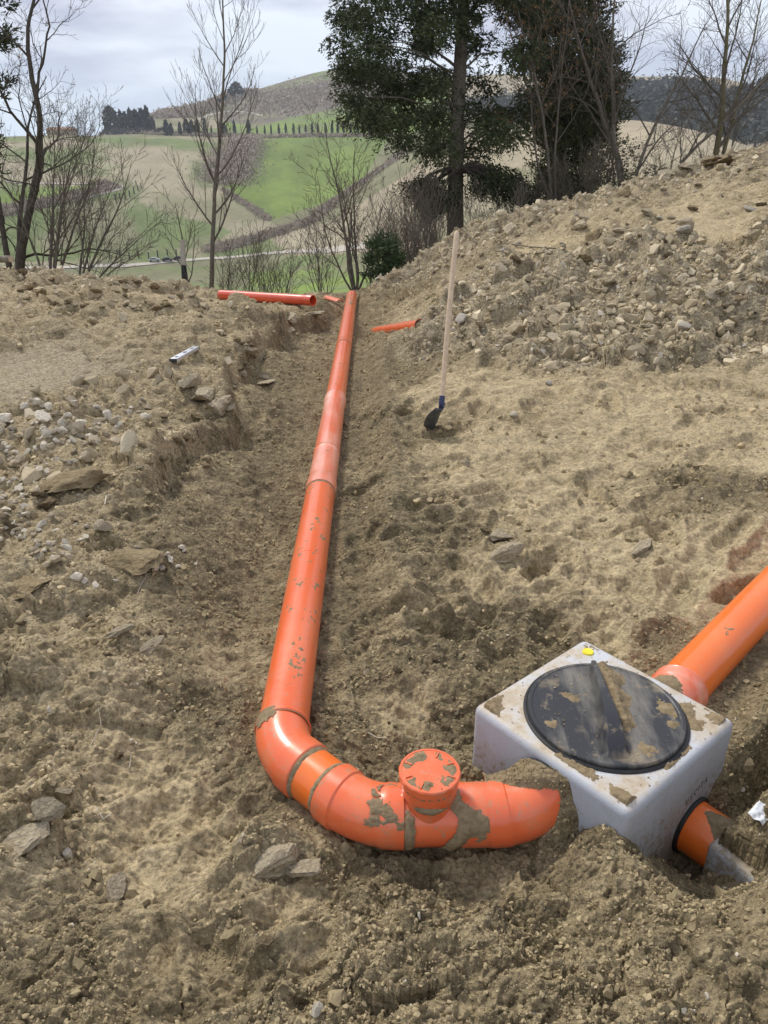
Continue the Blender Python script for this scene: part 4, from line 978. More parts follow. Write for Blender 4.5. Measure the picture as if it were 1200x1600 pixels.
# ------------------------------------------------------------------ stones and clods
def rock_mesh(name, seed, sub=2, flat=(1, .8, .6), rough=.12, cuts=9, mat=None, sharp=28, cutr=(.52, .8)):
    r = random.Random(seed); bm = bmesh.new(); bmesh.ops.create_icosphere(bm, subdivisions=sub, radius=1)
    nr_ = np.random.default_rng(seed); ns = nr_.normal(size=(cuts, 3)); ns /= np.linalg.norm(ns, axis=1)[:, None]; hs = nr_.uniform(*cutr, cuts)
    co = np.array([tuple(v.co) for v in bm.verts])
    for n_, h_ in zip(ns, hs):
        d = co @ n_; m = d > h_; co[m] -= (d[m] - h_)[:, None] * n_
    off = seed * 1.7
    nn = (perlin(co[:, 0] * 2.1 + off, co[:, 1] * 2.1 + co[:, 2] * 1.3, seed % 50) + .6 * perlin(co[:, 1] * 4.3 + off, co[:, 2] * 4.3 - co[:, 0], seed % 50 + 3))
    if sub > 2: nn = nn + .35 * perlin(co[:, 0] * 9 + off, co[:, 1] * 9 + co[:, 2] * 7, 7) + .2 * perlin(co[:, 0] * 17 - co[:, 2] * 13, co[:, 1] * 17, 9)
    co = co * (1 + rough * nn[:, None]); co *= np.array(flat); co /= np.abs(co).max() * 2
    for v, c in zip(bm.verts, co): v.co = c
    me = bpy.data.meshes.new(name); bm.to_mesh(me); bm.free(); me.shade_smooth(); me.set_sharp_from_angle(angle=math.radians(sharp))
    if mat: me.materials.append(mat)
    return me
def meshset(base, mat, seeds, **kw): return [rock_mesh(base, s_, mat=M[mat], **kw) for s_ in seeds]
MS = dict(white=meshset('stone', 'stone_white', range(1, 10), sub=2, rough=.10, flat=(1, .82, .66), cuts=16, cutr=(.42, .62), sharp=22),
          tan=meshset('stone', 'stone_tan', range(21, 27), sub=2, rough=.12, flat=(1, .8, .66), cuts=14, cutr=(.42, .65), sharp=22),
          grey=meshset('stone', 'stone_grey', range(31, 35), sub=2, rough=.12, flat=(1, .8, .6)),
          sand=meshset('earth_clod', 'clod_sand', range(41, 46), sub=3, rough=.30, flat=(1, .8, .55), cuts=7, sharp=50),
          clay=meshset('earth_clod', 'clod_clay', range(51, 58), sub=3, rough=.20, flat=(1, .75, .55), cuts=10, sharp=24, cutr=(.45, .7)),
          brown=meshset('earth_clod', 'clod_brown', range(61, 65), sub=3, rough=.42, flat=(1, .8, .6), cuts=5, sharp=50))
def place_rock(kind, px, py, size_px, label, cat, group=None, sink=.22, squash=1.0, tilt=.35, rz=None, seed=None, stretch=1.0):
    p = G1(px, py); d = p.y * CP + (CAM_H - p.z) * SP; s = size_px * d / FOC
    me = MS[kind][(seed if seed is not None else random.randrange(99)) % len(MS[kind])]
    o = bpy.data.objects.new(me.name.split('.')[0], me); COL.objects.link(o)
    o.scale = (s * stretch, s, s * squash); o.rotation_euler = (random.uniform(-tilt, tilt), random.uniform(-tilt, tilt), rz if rz is not None else random.uniform(0, 6.28))
    o.location = (p.x, p.y, p.z + s * .30 * squash * (1 - 2 * sink)); tag(o, label, cat, group); return o
def inpoly(px, py, poly):
    px = np.asarray(px); inside = np.zeros(px.shape, bool); n = len(poly)
    for i in range(n):
        (x1, y1), (x2, y2) = poly[i], poly[(i + 1) % n]
        c = ((y1 > py) != (y2 > py)) & (px < (x2 - x1) * (py - y1) / ((y2 - y1) or 1e-9) + x1); inside ^= c
    return inside
def scatter(poly, n, rs):
    xs = [p[0] for p in poly]; ys = [p[1] for p in poly]; out = []
    while len(out) < n:
        x, y = rs.uniform(min(xs), max(xs)), rs.uniform(min(ys), max(ys))
        if inpoly(np.array([x]), np.array([y]), poly)[0]: out.append((x, y))
    return out
rs = random.Random(5)
GRAV = 'pale broken stones in the gravel patches on the left bank'
for pname, poly, n, smin, smax in (
    ('upper', [(0, 655), (60, 640), (120, 636), (190, 655), (185, 700), (120, 700), (60, 690), (0, 700)], 104, 8, 19),
    ('middle', [(0, 700), (60, 690), (150, 690), (140, 735), (60, 745), (0, 740)], 52, 7, 16),
    ('leftmost', [(0, 740), (40, 730), (50, 790), (40, 850), (0, 860)], 50, 7, 15),
    ('lowest', [(30, 805), (110, 820), (150, 845), (110, 880), (60, 900), (45, 870), (20, 860)], 46, 8, 16),
    ('right-hand', [(130, 640), (240, 628), (230, 665), (190, 660)], 20, 6, 12)):
    for x, y in scatter(poly, n, rs):
        s_ = smin + (smax - smin) * rs.random() ** 1.7; k = 'white' if rs.random() < .5 else 'tan'; s_ *= rs.uniform(.65, 1.25)
        place_rock(k, x, y, s_ * 1.35, ('white' if k == 'white' else 'tan') + ' broken stone in the %s part of the gravel patch' % pname, 'stone', ('white' if k == 'white' else 'tan') + ' stones in the %s part of the gravel patch' % pname, .22, rs.uniform(.75, 1.1), .7, None, None, rs.uniform(.85, 1.35))
for x, y, s_ in ((121, 920, 24), (133, 912, 16), (150, 921, 17), (247, 886, 16), (255, 898, 19), (268, 888, 18), (244, 905, 17), (278, 893, 13), (262, 880, 12), (283, 860, 13), (290, 868, 9), (307, 885, 8), (181, 913, 9),
                 (70, 865, 14), (82, 874, 13), (127, 848, 13), (137, 830, 11), (213, 858, 9)):
    place_rock('white', x, y, s_, 'white stone lying loose on the soil below the gravel patch', 'stone', 'white stones below the gravel patch', .15)
place_rock('tan', 160, 834, 38, 'large cream stone at the lower right of the gravel patch', 'stone', None, .15, 1.0, .15, .3, 1)
place_rock('white', 494, 1588, 32, 'grey and white stone cut by the bottom edge of the picture', 'stone', None, .2)
place_rock('white', 108, 1345, 30, 'pale upright flake of rock below the clay slabs at lower left', 'stone', None, .0, 1.5, .3, 1.2, 3, .7)
place_rock('grey', 858, 601, 14, 'small dark grey stone on the crust right of the shovel', 'stone')
place_rock('white', 803, 652, 14, 'small white stone near the shovel blade on the pale crust', 'stone')
place_rock('white', 729, 728, 13, 'white chip of stone in a clay lump below the shovel', 'stone')
for x, y in ((212, 1165), (205, 1160), (165, 1130), (75, 1285)): place_rock('white', x, y, 9, 'tiny white stone on the torn soil at lower left', 'stone', 'tiny white stones at lower left')
# named lumps
for k, x, y, s_, sq, st, lab in (
    ('clay', 322, 628, 66, 1.0, .9, 'broad grey clay block at the bank edge below the spirit level'),
    ('clay', 296, 612, 52, 1.2, .8, 'upright clay block with a hollow beneath it at the bank edge'),
    ('clay', 342, 650, 62, 1.0, .9, 'rounded clay block lowest in the group at the bank edge'),
    ('clay', 362, 655, 26, .9, .8, 'small clay block at the right end of the bank edge group'),
    ('clay', 390, 560, 34, .8, 1.2, 'clay lump on the bank slope right of the spirit level'),
    ('clay', 378, 585, 24, .8, 1.2, 'dark rounded clay lump low on the bank slope'),
    ('clay', 418, 600, 34, .4, 1.6, 'flat clay slab at the foot of the left bank'),
    ('clay', 455, 503, 44, .6, 1.4, 'overhanging dark clay slab at the trench end below the loose pipe'),
    ('clay', 490, 498, 30, .6, 1.4, 'clay slab under the open end of the loose pipe'),
    ('clay', 455, 520, 20, .5, 1.3, 'flat grey clay piece under the overhanging slab'),
    ('sand', 115, 765, 92, .6, 1.2, 'long brown clod with a pale top in the gravel patch'),
    ('brown', 80, 795, 38, .8, 1.0, 'dark crumbly clod left of the long brown clod'),
    ('brown', 60, 775, 32, .8, 1.0, 'grey brown clod at the left of the gravel patch'),
    ('sand', 215, 880, 70, .5, 1.3, 'wide clod of brown soil above the loose white stones'),
    ('sand', 40, 925, 66, .35, 1.2, 'large flat slab of grey clay left of the white stones'),
    ('clay', 190, 990, 50, .5, 1.0, 'dark grey clay clod on the left ground below the white stones'),
    ('clay', 240, 1010, 42, .5, 1.2, 'pale clay clod beside the dark grey one at left'),
    ('clay', 75, 1275, 62, 1.1, .9, 'angular clay slab standing above a hollow at lower left'),
    ('clay', 40, 1330, 90, .6, 1.0, 'large smooth-faced clay slab at the lower left edge'),
    ('clay', 110, 1255, 36, .7, 1.0, 'clay lump behind the upright slab at lower left'),
    ('brown', 75, 1300, 22, .9, 1.0, 'small brown clod in the hollow between clay slabs'),
    ('clay', 180, 1390, 56, .6, 1.1, 'rough clay clod at lower left below the footprint'),
    ('sand', 205, 1405, 30, .8, 1.0, 'rounded soil clod right of the rough clay clod'),
    ('clay', 440, 1352, 92, .75, 1.2, 'cracked clay ridge left of the riser below the bend'),
    ('clay', 478, 1372, 60, .6, 1.2, 'cracked clay block on the right side of the clay ridge'),
    ('sand', 415, 1490, 32, .7, 1.0, 'soil clod at the mouth of the deep footprint at bottom'),
    ('clay', 780, 845, 56, .95, .9, 'grey rounded clay lump on the crust below the shovel'),
    ('clay', 790, 872, 58, .7, 1.1, 'clay lump just below the grey rounded one'),
    ('sand', 758, 838, 22, .8, 1.0, 'small clod left of the grey rounded lump'),
    ('clay', 1000, 858, 46, .35, 1.4, 'flat clay flake sticking out of the crust at right'),
    ('clay', 728, 727, 22, 1, 1, 'clay lump holding a white chip of stone'),
    ('brown', 1120, 262, 60, .55, 1.4, 'dark root clump on top of the rubble mound'),
    ('clay', 1040, 280, 40, .7, 1.1, 'large rounded clay lump near the top of the mound'),
    ('clay', 1075, 272, 30, .8, 1.0, 'whitish clay lump beside the root clump'),
    ('clay', 905, 355, 36, .7, 1.2, 'dark clay lump halfway up the mound'),
    ('clay', 965, 365, 22, .9, 1.1, 'pale clay lump halfway up the mound'),
    ('clay', 1010, 335, 24, 1, .9, 'pale upright clay flake near the mound top'),
    ('clay', 912, 345, 24, .8, 1.0, 'pale clay lump above the dark one on the mound'),
    ('sand', 715, 500, 26, .8, 1.1, 'tan clod beside the shovel handle at the mound foot'),
    ('sand', 985, 610, 0, 1, 1, None)):
    if not s_: continue
    place_rock(k, x, y, s_, lab, 'clod' if k != 'white' else 'stone', None, .25, sq, .25, None, None, st)
# look-alike lumps on the mound
MOUND = [(700, 395), (800, 350), (1000, 300), (1100, 268), (1200, 250), (1200, 560), (1050, 600), (880, 520), (760, 540), (700, 560), (660, 470), (640, 440)]
LM = 'lump of clay among the rubble of the mound at right'
for x, y in scatter(MOUND, 120, rs):
    r_ = rs.random(); k = 'clay' if r_ < .62 else 'grey' if r_ < .72 else 'brown' if r_ < .86 else 'sand'
    cn_ = dict(clay='pale grey clay lump', grey='grey stone', brown='dark brown clod', sand='tan soil lump')[k]; zn = ('near the crest' if y < 400 else 'in the middle' if y < 490 else 'at the foot'), ('left end' if x < 820 else 'middle' if x < 1010 else 'right end')
    place_rock(k, x, y, 9 + 24 * rs.random() ** 2.2, '%s %s of the mound, towards its %s' % (cn_, zn[0], zn[1]), 'stone' if k == 'grey' else 'clod', '%ss %s of the mound, %s' % (cn_, zn[0], zn[1]), .25, rs.uniform(.6, 1), .5)
for poly, n, lab, grp in (([(0, 430), (200, 440), (340, 470), (330, 500), (150, 490), (0, 480)], 60, 'lump of dry soil along the far edge of the left bank', 'soil lumps along the far bank edge'),
                     ([(230, 640), (350, 660), (330, 760), (240, 790), (200, 720)], 22, 'clod of soil on the torn bank edge left of the trench', 'clods on the torn bank edge'),
                     ([(330, 520), (430, 540), (430, 610), (380, 600)], 16, 'clod of clay on the slope of the left bank', 'clods on the left bank slope'),
                     ([(0, 950), (300, 960), (260, 1250), (0, 1300)], 26, 'clod of soil on the torn ground at lower left', 'clods on the lower left ground'),
                     ([(0, 1400), (700, 1400), (1200, 1420), (1200, 1600), (0, 1600)], 40, 'small clod on the loose soil in the foreground', 'small clods in the foreground'),
                     ([(560, 960), (740, 980), (720, 1180), (540, 1120)], 22, 'small clod in the trench behind the screw cap', 'clods behind the screw cap')):
    for x, y in scatter(poly, n, rs):
        k = rs.choice(['clay', 'sand', 'sand', 'brown'] if poly[0][1] < 1300 else ['sand'] * 5 + ['brown']); cn_ = dict(clay='pale grey ', brown='dark ', sand='tan ')[k]; xn = ', left' if x < sum(q[0] for q in poly) / len(poly) else ', right'
        place_rock(k, x, y, 9 + 15 * rs.random() ** 2, cn_ + lab + xn + ' half', 'clod', cn_ + grp + xn, .28, rs.uniform(.6, 1))
print('stones', time.time() - T0)

# ------------------------------------------------------------------ soil crumbs: uncountable, instanced on points
src = bpy.data.collections.new('crumb_shapes')
for s_ in range(8):
    me = rock_mesh('crumb', 80 + s_, sub=1 if s_ < 4 else 2, rough=.28, cuts=11, flat=(1, .85, .68), mat=M['crumb'], sharp=24, cutr=(.34, .62)); src.objects.link(bpy.data.objects.new('crumb', me))
def crumbs(name, pts, scl, tone, label=None):
    me = bpy.data.meshes.new(name); me.vertices.add(len(pts)); me.vertices.foreach_set('co', np.asarray(pts, np.float32).ravel())
    a = me.attributes.new('scl', 'FLOAT', 'POINT'); a.data.foreach_set('value', scl.astype(np.float32))
    a = me.attributes.new('rot', 'FLOAT_VECTOR', 'POINT'); a.data.foreach_set('vector', (RNG.random((len(pts), 3)) * 6.28).astype(np.float32).ravel())
    a = me.attributes.new('idx', 'INT', 'POINT'); a.data.foreach_set('value', RNG.integers(0, 8, len(pts)).astype(np.int32))
    a = me.attributes.new('tone', 'FLOAT_COLOR', 'POINT'); a.data.foreach_set('color', np.hstack([tone, np.ones((len(pts), 1))]).astype(np.float32).ravel())
    o = bpy.data.objects.new(name, me); COL.objects.link(o)
    ng = bpy.data.node_groups.new(name, 'GeometryNodeTree'); ng.interface.new_socket('Geometry', in_out='INPUT', socket_type='NodeSocketGeometry'); ng.interface.new_socket('Geometry', in_out='OUTPUT', socket_type='NodeSocketGeometry')
    gi = ng.nodes.new('NodeGroupInput'); go = ng.nodes.new('NodeGroupOutput'); ip_ = ng.nodes.new('GeometryNodeInstanceOnPoints'); ci = ng.nodes.new('GeometryNodeCollectionInfo')
    ci.inputs['Collection'].default_value = src; ci.inputs['Separate Children'].default_value = True; ci.inputs['Reset Children'].default_value = True
    def attr(n_, t_):
        q = ng.nodes.new('GeometryNodeInputNamedAttribute'); q.data_type = t_; q.inputs['Name'].default_value = n_; return [s for s in q.outputs if s.enabled and s.name == 'Attribute'][0]
    L = ng.links.new; L(gi.outputs[0], ip_.inputs['Points']); L(ci.outputs[0], ip_.inputs['Instance']); ip_.inputs['Pick Instance'].default_value = True
    L(attr('idx', 'INT'), ip_.inputs['Instance Index']); L(attr('scl', 'FLOAT'), ip_.inputs['Scale'])
    rt = attr('rot', 'FLOAT_VECTOR'); er = ng.nodes.new('FunctionNodeEulerToRotation'); L(rt, er.inputs[0]); L(er.outputs[0], ip_.inputs['Rotation'])
    L(ip_.outputs[0], go.inputs[0]); md = o.modifiers.new('scatter', 'NODES'); md.node_group = ng; tag(o, label, kind='stuff'); return o
NC = 190000
a_c = np.radians(RNG.uniform(-46, 46, NC)); u_ = RNG.random(NC); r_c = .45 * (13.2 / .45) ** (u_ ** .92)
xc = r_c * np.sin(a_c); yc = r_c * np.cos(a_c); cl_c = classes(xc.astype(np.float32), yc.astype(np.float32))
dens = np.clip(.18 + .65 * cl_c[:, 1] + .6 * cl_c[:, 0] - .75 * cl_c[:, 2], .05, 1) * (.12 + .88 * sstep(-.3, .25, fbm(xc * 3.3, yc * 3.3, 3, 92)))
kp = RNG.random(NC) < dens; xc, yc, r_c, cl_c = xc[kp], yc[kp], r_c[kp], cl_c[kp]
sz = (.0026 + .0013 * r_c) * (1 + 2.8 * RNG.random(len(xc)) ** 6) * (1.0 + 1.0 * cl_c[:, 0] ** 2)
sz = np.clip(sz, .003, .08)
zc = gheight(xc, yc) + sz * .12
ux = (xc - BOXC.x) * BU.x + (yc - BOXC.y) * BU.y; wx_ = (xc - BOXC.x) * BWd.x + (yc - BOXC.y) * BWd.y
ok = ~((np.abs(ux) < .272) & (np.abs(wx_) < .272)); axc, azc = pipe_axis(yc); ok &= ~((np.abs(xc - axc) < .085) & (yc > 1.7) & (yc < 11.8)); 
# keep the fittings themselves clear
for pa_, pb_ in (((-.31, 1.8), (-.31, 1.75)), ((-.31, 1.75), (-.05, 1.51)), ((-.05, 1.51), (.35, 1.52)), ((.87, 1.9), (1.6, 2.65))):
    dx_, dy_ = pb_[0] - pa_[0], pb_[1] - pa_[1]; t_ = np.clip(((xc - pa_[0]) * dx_ + (yc - pa_[1]) * dy_) / (dx_ ** 2 + dy_ ** 2), 0, 1)
    ok &= np.hypot(xc - pa_[0] - t_ * dx_, yc - pa_[1] - t_ * dy_) > .088
xc, yc, zc, sz, cl_c = xc[ok], yc[ok], zc[ok], sz[ok], cl_c[ok]
pl_, gr_ = cl_c[:, 2:3], cl_c[:, 3:4]
tone = np.array(SAND2) * (1 - pl_ * .5) + np.array(CRUST) * pl_ * .5; tone = tone * (1 - gr_ * .8) + np.array(CLAY2) * gr_ * .8
tone = tone * (.90 + .26 * RNG.random((len(xc), 1))) * (1 + .25 * cl_c[:, 0:1]) ; pale_ = RNG.random((len(xc), 1)) < (.002 + .16 * cl_c[:, 0:1] ** 3); tone = np.where(pale_, np.array([.52, .47, .37]), tone)
crumbs('soil_crumbs', np.stack([xc, yc, zc], -1), sz, tone)
# crumbs strewn over the box, lid and fittings
nb = 900; ub = RNG.uniform(-.25, .25, nb); wb = RNG.uniform(-.25, .25, nb); xb = BOXC.x + BU.x * ub + BWd.x * wb; yb = BOXC.y + BU.y * ub + BWd.y * wb
rb_ = np.hypot(xb - lw.x, yb - lw.y); nm_, _ = mudnoise(xb, yb, 51, .8); kb = (RNG.random(nb) < np.clip(.35 + nm_ * 1.4, .02, 1)) & ((rb_ < .2) | (rb_ > .235))
zb = np.where(rb_ < .2, .2268, .2115); sb = .002 + .007 * RNG.random(nb) ** 4
crumbs('loose_grit', np.stack([xb, yb, zb], -1)[kb], sb[kb], np.array(SAND2) * (1.0 + .5 * RNG.random((kb.sum(), 1))))
# rubble: chunks of broken clay on the mound, along the far edge and on the torn bank, too many to pick apart
nR = 54000; aR = np.radians(RNG.uniform(-46, 48, nR)); rR = 3.2 + 11.8 * RNG.random(nR) ** .72; xR, yR = rR * np.sin(aR), rR * np.cos(aR); cR = classes(xR.astype(np.float32), yR.astype(np.float32))
kR = RNG.random(nR) < np.clip((cR[:, 0] - .5) * 1.9, 0, 1) * np.where(cR[:, 3] < .38, .38, 1) * (.38 + .62 * sstep(-.25, .2, fbm(xR * 1.5, yR * 1.5, 3, 171))); axR, _ = pipe_axis(yR); kR &= (np.abs(xR - axR) > .3) & ~((xR > -2.6) & (xR < -.7) & (yR > 8.3) & (yR < 10.6)) & ~((xR > -.4) & (xR < .7) & (yR > 7.2) & (yR < 9.4))
xR, yR, cR = xR[kR], yR[kR], cR[kR]; sR = .020 + .13 * RNG.random(len(xR)) ** 4; toR = np.where(RNG.random((len(xR), 1)) < .35, np.array(CLAY2) * 1.18, np.array(CLAY2) * np.array([.84, .82, .78]))
crumbs('clay_rubble', np.stack([xR, yR, gheight(xR, yR) + sR * .12], -1), sR, toR * (.8 + .4 * RNG.random((len(xR), 1))))
# loose clods among the sand in the foreground
nR = 10500; aR = np.radians(RNG.uniform(-50, 50, nR)); rR = .5 + 4.2 * RNG.random(nR) ** .8; xR, yR = rR * np.sin(aR), rR * np.cos(aR); cR = classes(xR.astype(np.float32), yR.astype(np.float32))
kR = RNG.random(nR) < (.15 + .6 * cR[:, 1]) * sstep(-.15, .35, fbm(xR * 3.3, yR * 3.3, 3, 92) + .5 * fbm(xR * 1.1, yR * 1.1, 2, 33)); uxr = (xR - BOXC.x) * BU.x + (yR - BOXC.y) * BU.y; wxr = (xR - BOXC.x) * BWd.x + (yR - BOXC.y) * BWd.y; axR, _ = pipe_axis(yR)
kR &= ~((np.abs(uxr) < .3) & (np.abs(wxr) < .3)) & ((np.abs(xR - axR) > .12) | (yR < 1.6))
for pa_, pb_ in (((-.31, 1.8), (-.31, 1.75)), ((-.31, 1.75), (-.05, 1.51)), ((-.05, 1.51), (.40, 1.52)), ((.87, 1.9), (1.6, 2.65))):
    dx_, dy_ = pb_[0] - pa_[0], pb_[1] - pa_[1]; t_ = np.clip(((xR - pa_[0]) * dx_ + (yR - pa_[1]) * dy_) / (dx_ ** 2 + dy_ ** 2), 0, 1); kR &= np.hypot(xR - pa_[0] - t_ * dx_, yR - pa_[1] - t_ * dy_) > .105
xR, yR = xR[kR], yR[kR]; sR = .007 + .042 * RNG.random(len(xR)) ** 4.2; toR = np.array(SAND2) * (.72 + .40 * RNG.random((len(xR), 1)))
crumbs('soil_clods', np.stack([xR, yR, gheight(xR, yR) + sR * .10], -1), sR, toR)
# flakes of dried crust broken off on the pale ground
nR = 9000; aR = np.radians(RNG.uniform(-10, 44, nR)); rR = 2.0 + 5.5 * RNG.random(nR) ** .9; xR, yR = rR * np.sin(aR), rR * np.cos(aR); cR = classes(xR.astype(np.float32), yR.astype(np.float32)); axR, _ = pipe_axis(yR)
uxr = (xR - BOXC.x) * BU.x + (yR - BOXC.y) * BU.y; wxr = (xR - BOXC.x) * BWd.x + (yR - BOXC.y) * BWd.y
kR = (RNG.random(nR) < cR[:, 2] * (1 - cR[:, 0]) * sstep(.0, .35, fbm(xR * 1.6, yR * 2.2, 4, 181, .6))) & (np.abs(xR - axR) > .3) & ~((np.abs(uxr) < .3) & (np.abs(wxr) < .3)) & (np.hypot(xR - 1.2, yR - 2.3) > .5)
xR, yR = xR[kR], yR[kR]; sR = .012 + .055 * RNG.random(len(xR)) ** 3
crumbs('crust_flakes', np.stack([xR, yR, gheight(xR, yR) + sR * .05], -1), sR, np.array(CRUST) * (.55 + .35 * RNG.random((len(xR), 1))))
rg5 = np.random.default_rng(55); gp, gs = [], []
for pth_, R_, hf_, n_ in ((e3, .0845, e3m, 2600),):
    S5 = rg5.uniform(0, pth_.L, n_)[:, None]; T5 = rg5.uniform(-.3, 3.4, n_)[:, None]; c5, T_, N_, B_ = pth_.at(S5[:, 0]); d5 = np.cos(T5) * N_ + np.sin(T5) * B_; base5 = (c5 + d5 * R_)[:, None, :]
    h5 = hf_(S5, T5, base5)[:, 0]; k5 = h5 > .004; gp.append((c5 + d5 * (R_ + np.minimum(h5, .03)[:, None]))[k5]); gs.append(.003 + .008 * rg5.random(k5.sum()) ** 3)
crumbs('elbow_grit', np.concatenate(gp), np.concatenate(gs), np.array(SAND2) * (.8 + .5 * rg5.random((len(np.concatenate(gs)), 1))))
print('crumbs', len(xc), time.time() - T0)
# ------------------------------------------------------------------ the valley and the hills beyond
FP = [  # px, py, distance
 (0,470,30),(600,480,30),(1200,330,30),(0,470,80),(300,478,80),(600,470,80),(900,420,70),(1200,330,70),(1200,262,150),(1050,262,150),
 (0,455,180),(300,462,180),(450,455,180),(600,430,180),(750,380,170),(900,330,160),
 (0,430,300),(100,435,300),(200,440,310),(300,440,320),(420,440,320),(500,415,310),(600,350,300),(700,300,290),(800,265,270),(900,238,240),(1000,225,210),(1100,232,190),(1200,248,180),
 (620,262,420),(700,222,360),(760,208,350),(820,206,340),(900,192,320),(1000,189,300),(1060,200,280),(1130,215,260),(1200,237,240),
 (0,395,380),(100,400,390),(200,408,400),(300,408,400),(400,402,395),(480,388,385),(540,360,370),
 (0,345,420),(0,310,450),(100,320,440),(200,345,440),(300,350,450),(370,350,460),(420,345,455),(440,330,470),
 (100,290,490),(200,295,500),(300,290,520),(360,300,510),(500,290,540),(560,275,540),(400,275,560),
 (100,250,570),(200,250,580),(300,245,590),(380,250,600),(500,240,620),(600,228,600),
 (0,218,640),(100,215,660),(200,214,680),(300,213,690),(380,216,690),(450,213,680),(550,213,670),(610,214,650),(-300,230,600),(-300,320,420),
 (0,214,740),(150,213,760),(250,206,760),(380,206,760),(450,202,760),(600,200,760),
 (240,190,900),(300,196,850),(400,193,850),(430,184,900),(470,183,880),(540,168,900),(600,160,900),(640,158,900),
 (240,181,960),(280,176,1000),(330,163,1050),(370,150,1080),(420,140,1100),(460,127,1130),(510,111,1180),(560,107,1200),(610,108,1200),(350,178,980),(450,165,1000),(520,150,1030),(600,140,1050),
 (-300,215,900),(0,215,1000),(150,214,1000),(240,215,1400),(350,215,1500),(510,180,1500),(610,180,1500),(0,220,1500),
 (700,240,460),(820,230,450),(900,222,420),(1000,224,420),(1060,235,380),(1200,262,330),
 (700,185,650),(820,190,650),(900,200,600),(1000,205,560),(1100,215,520),(1200,235,480),
 (720,150,900),(820,150,850),(900,150,800),(980,150,800),(1100,150,780),(1200,190,640),(1150,180,720),
 (700,118,1150),(800,116,1150),(900,118,1100),(960,119,1080),(1060,121,1060),(1130,123,1040),(1170,133,1000),(1200,150,900),(1500,200,900),(1500,260,300),(1500,240,600),
 (800,190,1600),(960,190,1600),(1130,190,1600),(1300,200,1500),
]
def uv_of(x, y): return np.arctan2(x, y) * 2.6, np.log(np.hypot(x, y)) * .9
fu, fv, ft = [], [], []
for px_, py_, d_ in FP:
    D = P(px_, py_, 1.0) - Vector((0, 0, CAM_H)); k = d_ / math.hypot(D.x, D.y); q = D * k
    a_, b_ = uv_of(q.x, q.y); fu.append(a_); fv.append(b_); ft.append(q.z / d_)
for px_ in (-300, 0, 300, 600, 900, 1200, 1500):
    D = P(px_, 300, 1.0) - Vector((0, 0, CAM_H)); h_ = math.hypot(D.x, D.y)
    for d_, t_ in ((14, -.42 if px_ < 700 else -.30), (2600, -.03)):
        a_, b_ = uv_of(D.x / h_ * d_, D.y / h_ * d_); fu.append(a_); fv.append(b_); ft.append(t_)
TF = TPS(list(zip(fu, fv)), np.array(ft), 3e-4)
def fheight(x, y):
    a, b = uv_of(x, y); a = np.clip(a, -1.9, 1.9); r = np.hypot(x, y)
    return CAM_H + np.clip(TF(a, b), -.6, .2) * r
faz = np.radians(np.linspace(-48, 48, 560)); frr = np.exp(np.linspace(math.log(13.2), math.log(1950), 560))
FA, FR = np.meshgrid(faz, frr); FX, FY = FR * np.sin(FA), FR * np.cos(FA); FZ = fheight(FX, FY)
FZ = FZ + .0012 * FR * fbm(FX / 40, FY / 40, 3, 5) * sstep(100, 300, FR)
def fh(x, y):
    x = np.asarray(x, float); y = np.asarray(y, float); r = np.hypot(x, y); a = np.arctan2(x, y)
    i = np.clip(np.interp(r, frr, np.arange(560)), 0, 558.99); j = np.clip(np.interp(a, faz, np.arange(560)), 0, 558.99); i0 = i.astype(int); j0 = j.astype(int); fi = i - i0; fj = j - j0
    return FZ[i0, j0] * (1 - fi) * (1 - fj) + FZ[i0 + 1, j0] * fi * (1 - fj) + FZ[i0, j0 + 1] * (1 - fi) * fj + FZ[i0 + 1, j0 + 1] * fi * fj
def fhit(px, py, d0=120.):
    px = np.atleast_1d(np.asarray(px, float)); py = np.atleast_1d(np.asarray(py, float)); dx = (px - 600) / FOC; dn = (py - 800) / FOC
    D = np.stack([dx, CP - dn * SP, -SP - dn * CP], -1); D /= np.hypot(D[:, 0], D[:, 1])[:, None]; res = np.full(px.shape, 2000.); done = np.zeros(px.shape, bool)
    for d in d0 * 1.006 ** np.arange(480):
        p = D * d; h = (~done) & (CAM_H + p[:, 2] < fh(p[:, 0], p[:, 1])); res[h] = d; done |= h
    out = D * res[:, None]; out[:, 2] = fh(out[:, 0], out[:, 1]); return out, done
def fpoly(pts, step=22):
    """a field boundary given by its corners as seen in the photograph, laid out on the hillside in world x, y"""
    q = []
    for (x1, y1), (x2, y2) in zip(pts, pts[1:] + pts[:1]):
        n_ = max(1, int(math.hypot(x2 - x1, y2 - y1) / step))
        for k in range(n_): q.append((x1 + (x2 - x1) * k / n_, y1 + (y2 - y1) * k / n_))
    w, _ = fhit([a for a, b in q], [b for a, b in q]); return [(a, b) for a, b, c in w]
def field_mask(pts): return inpoly(FX, FY, fpoly(pts))
C_PALE, C_PALE2, C_GREEN, C_BRIGHT, C_TAN, C_SCRUB, C_DULL = (.34, .295, .20), (.25, .24, .14), (.165, .205, .080), (.18, .245, .058), (.34, .285, .20), (.17, .145, .11), (.20, .195, .11)
FC = np.zeros(FX.shape + (3,), np.float32); FC[:] = C_DULL
nz1 = fbm(FX / 60, FY / 60, 4, 11)[..., None]; nz2 = fbm(FX / 18, FY / 45, 4, 15)[..., None]; mx = lambda a, b, t: np.array(a) * (1 - t) + np.array(b) * t
def paint(pts, col): m = field_mask(pts); FC[m] = (col[m] if isinstance(col, np.ndarray) and col.ndim == 3 else np.array(col))
t1 = sstep(-.25, .3, nz1 + .6 * nz2)
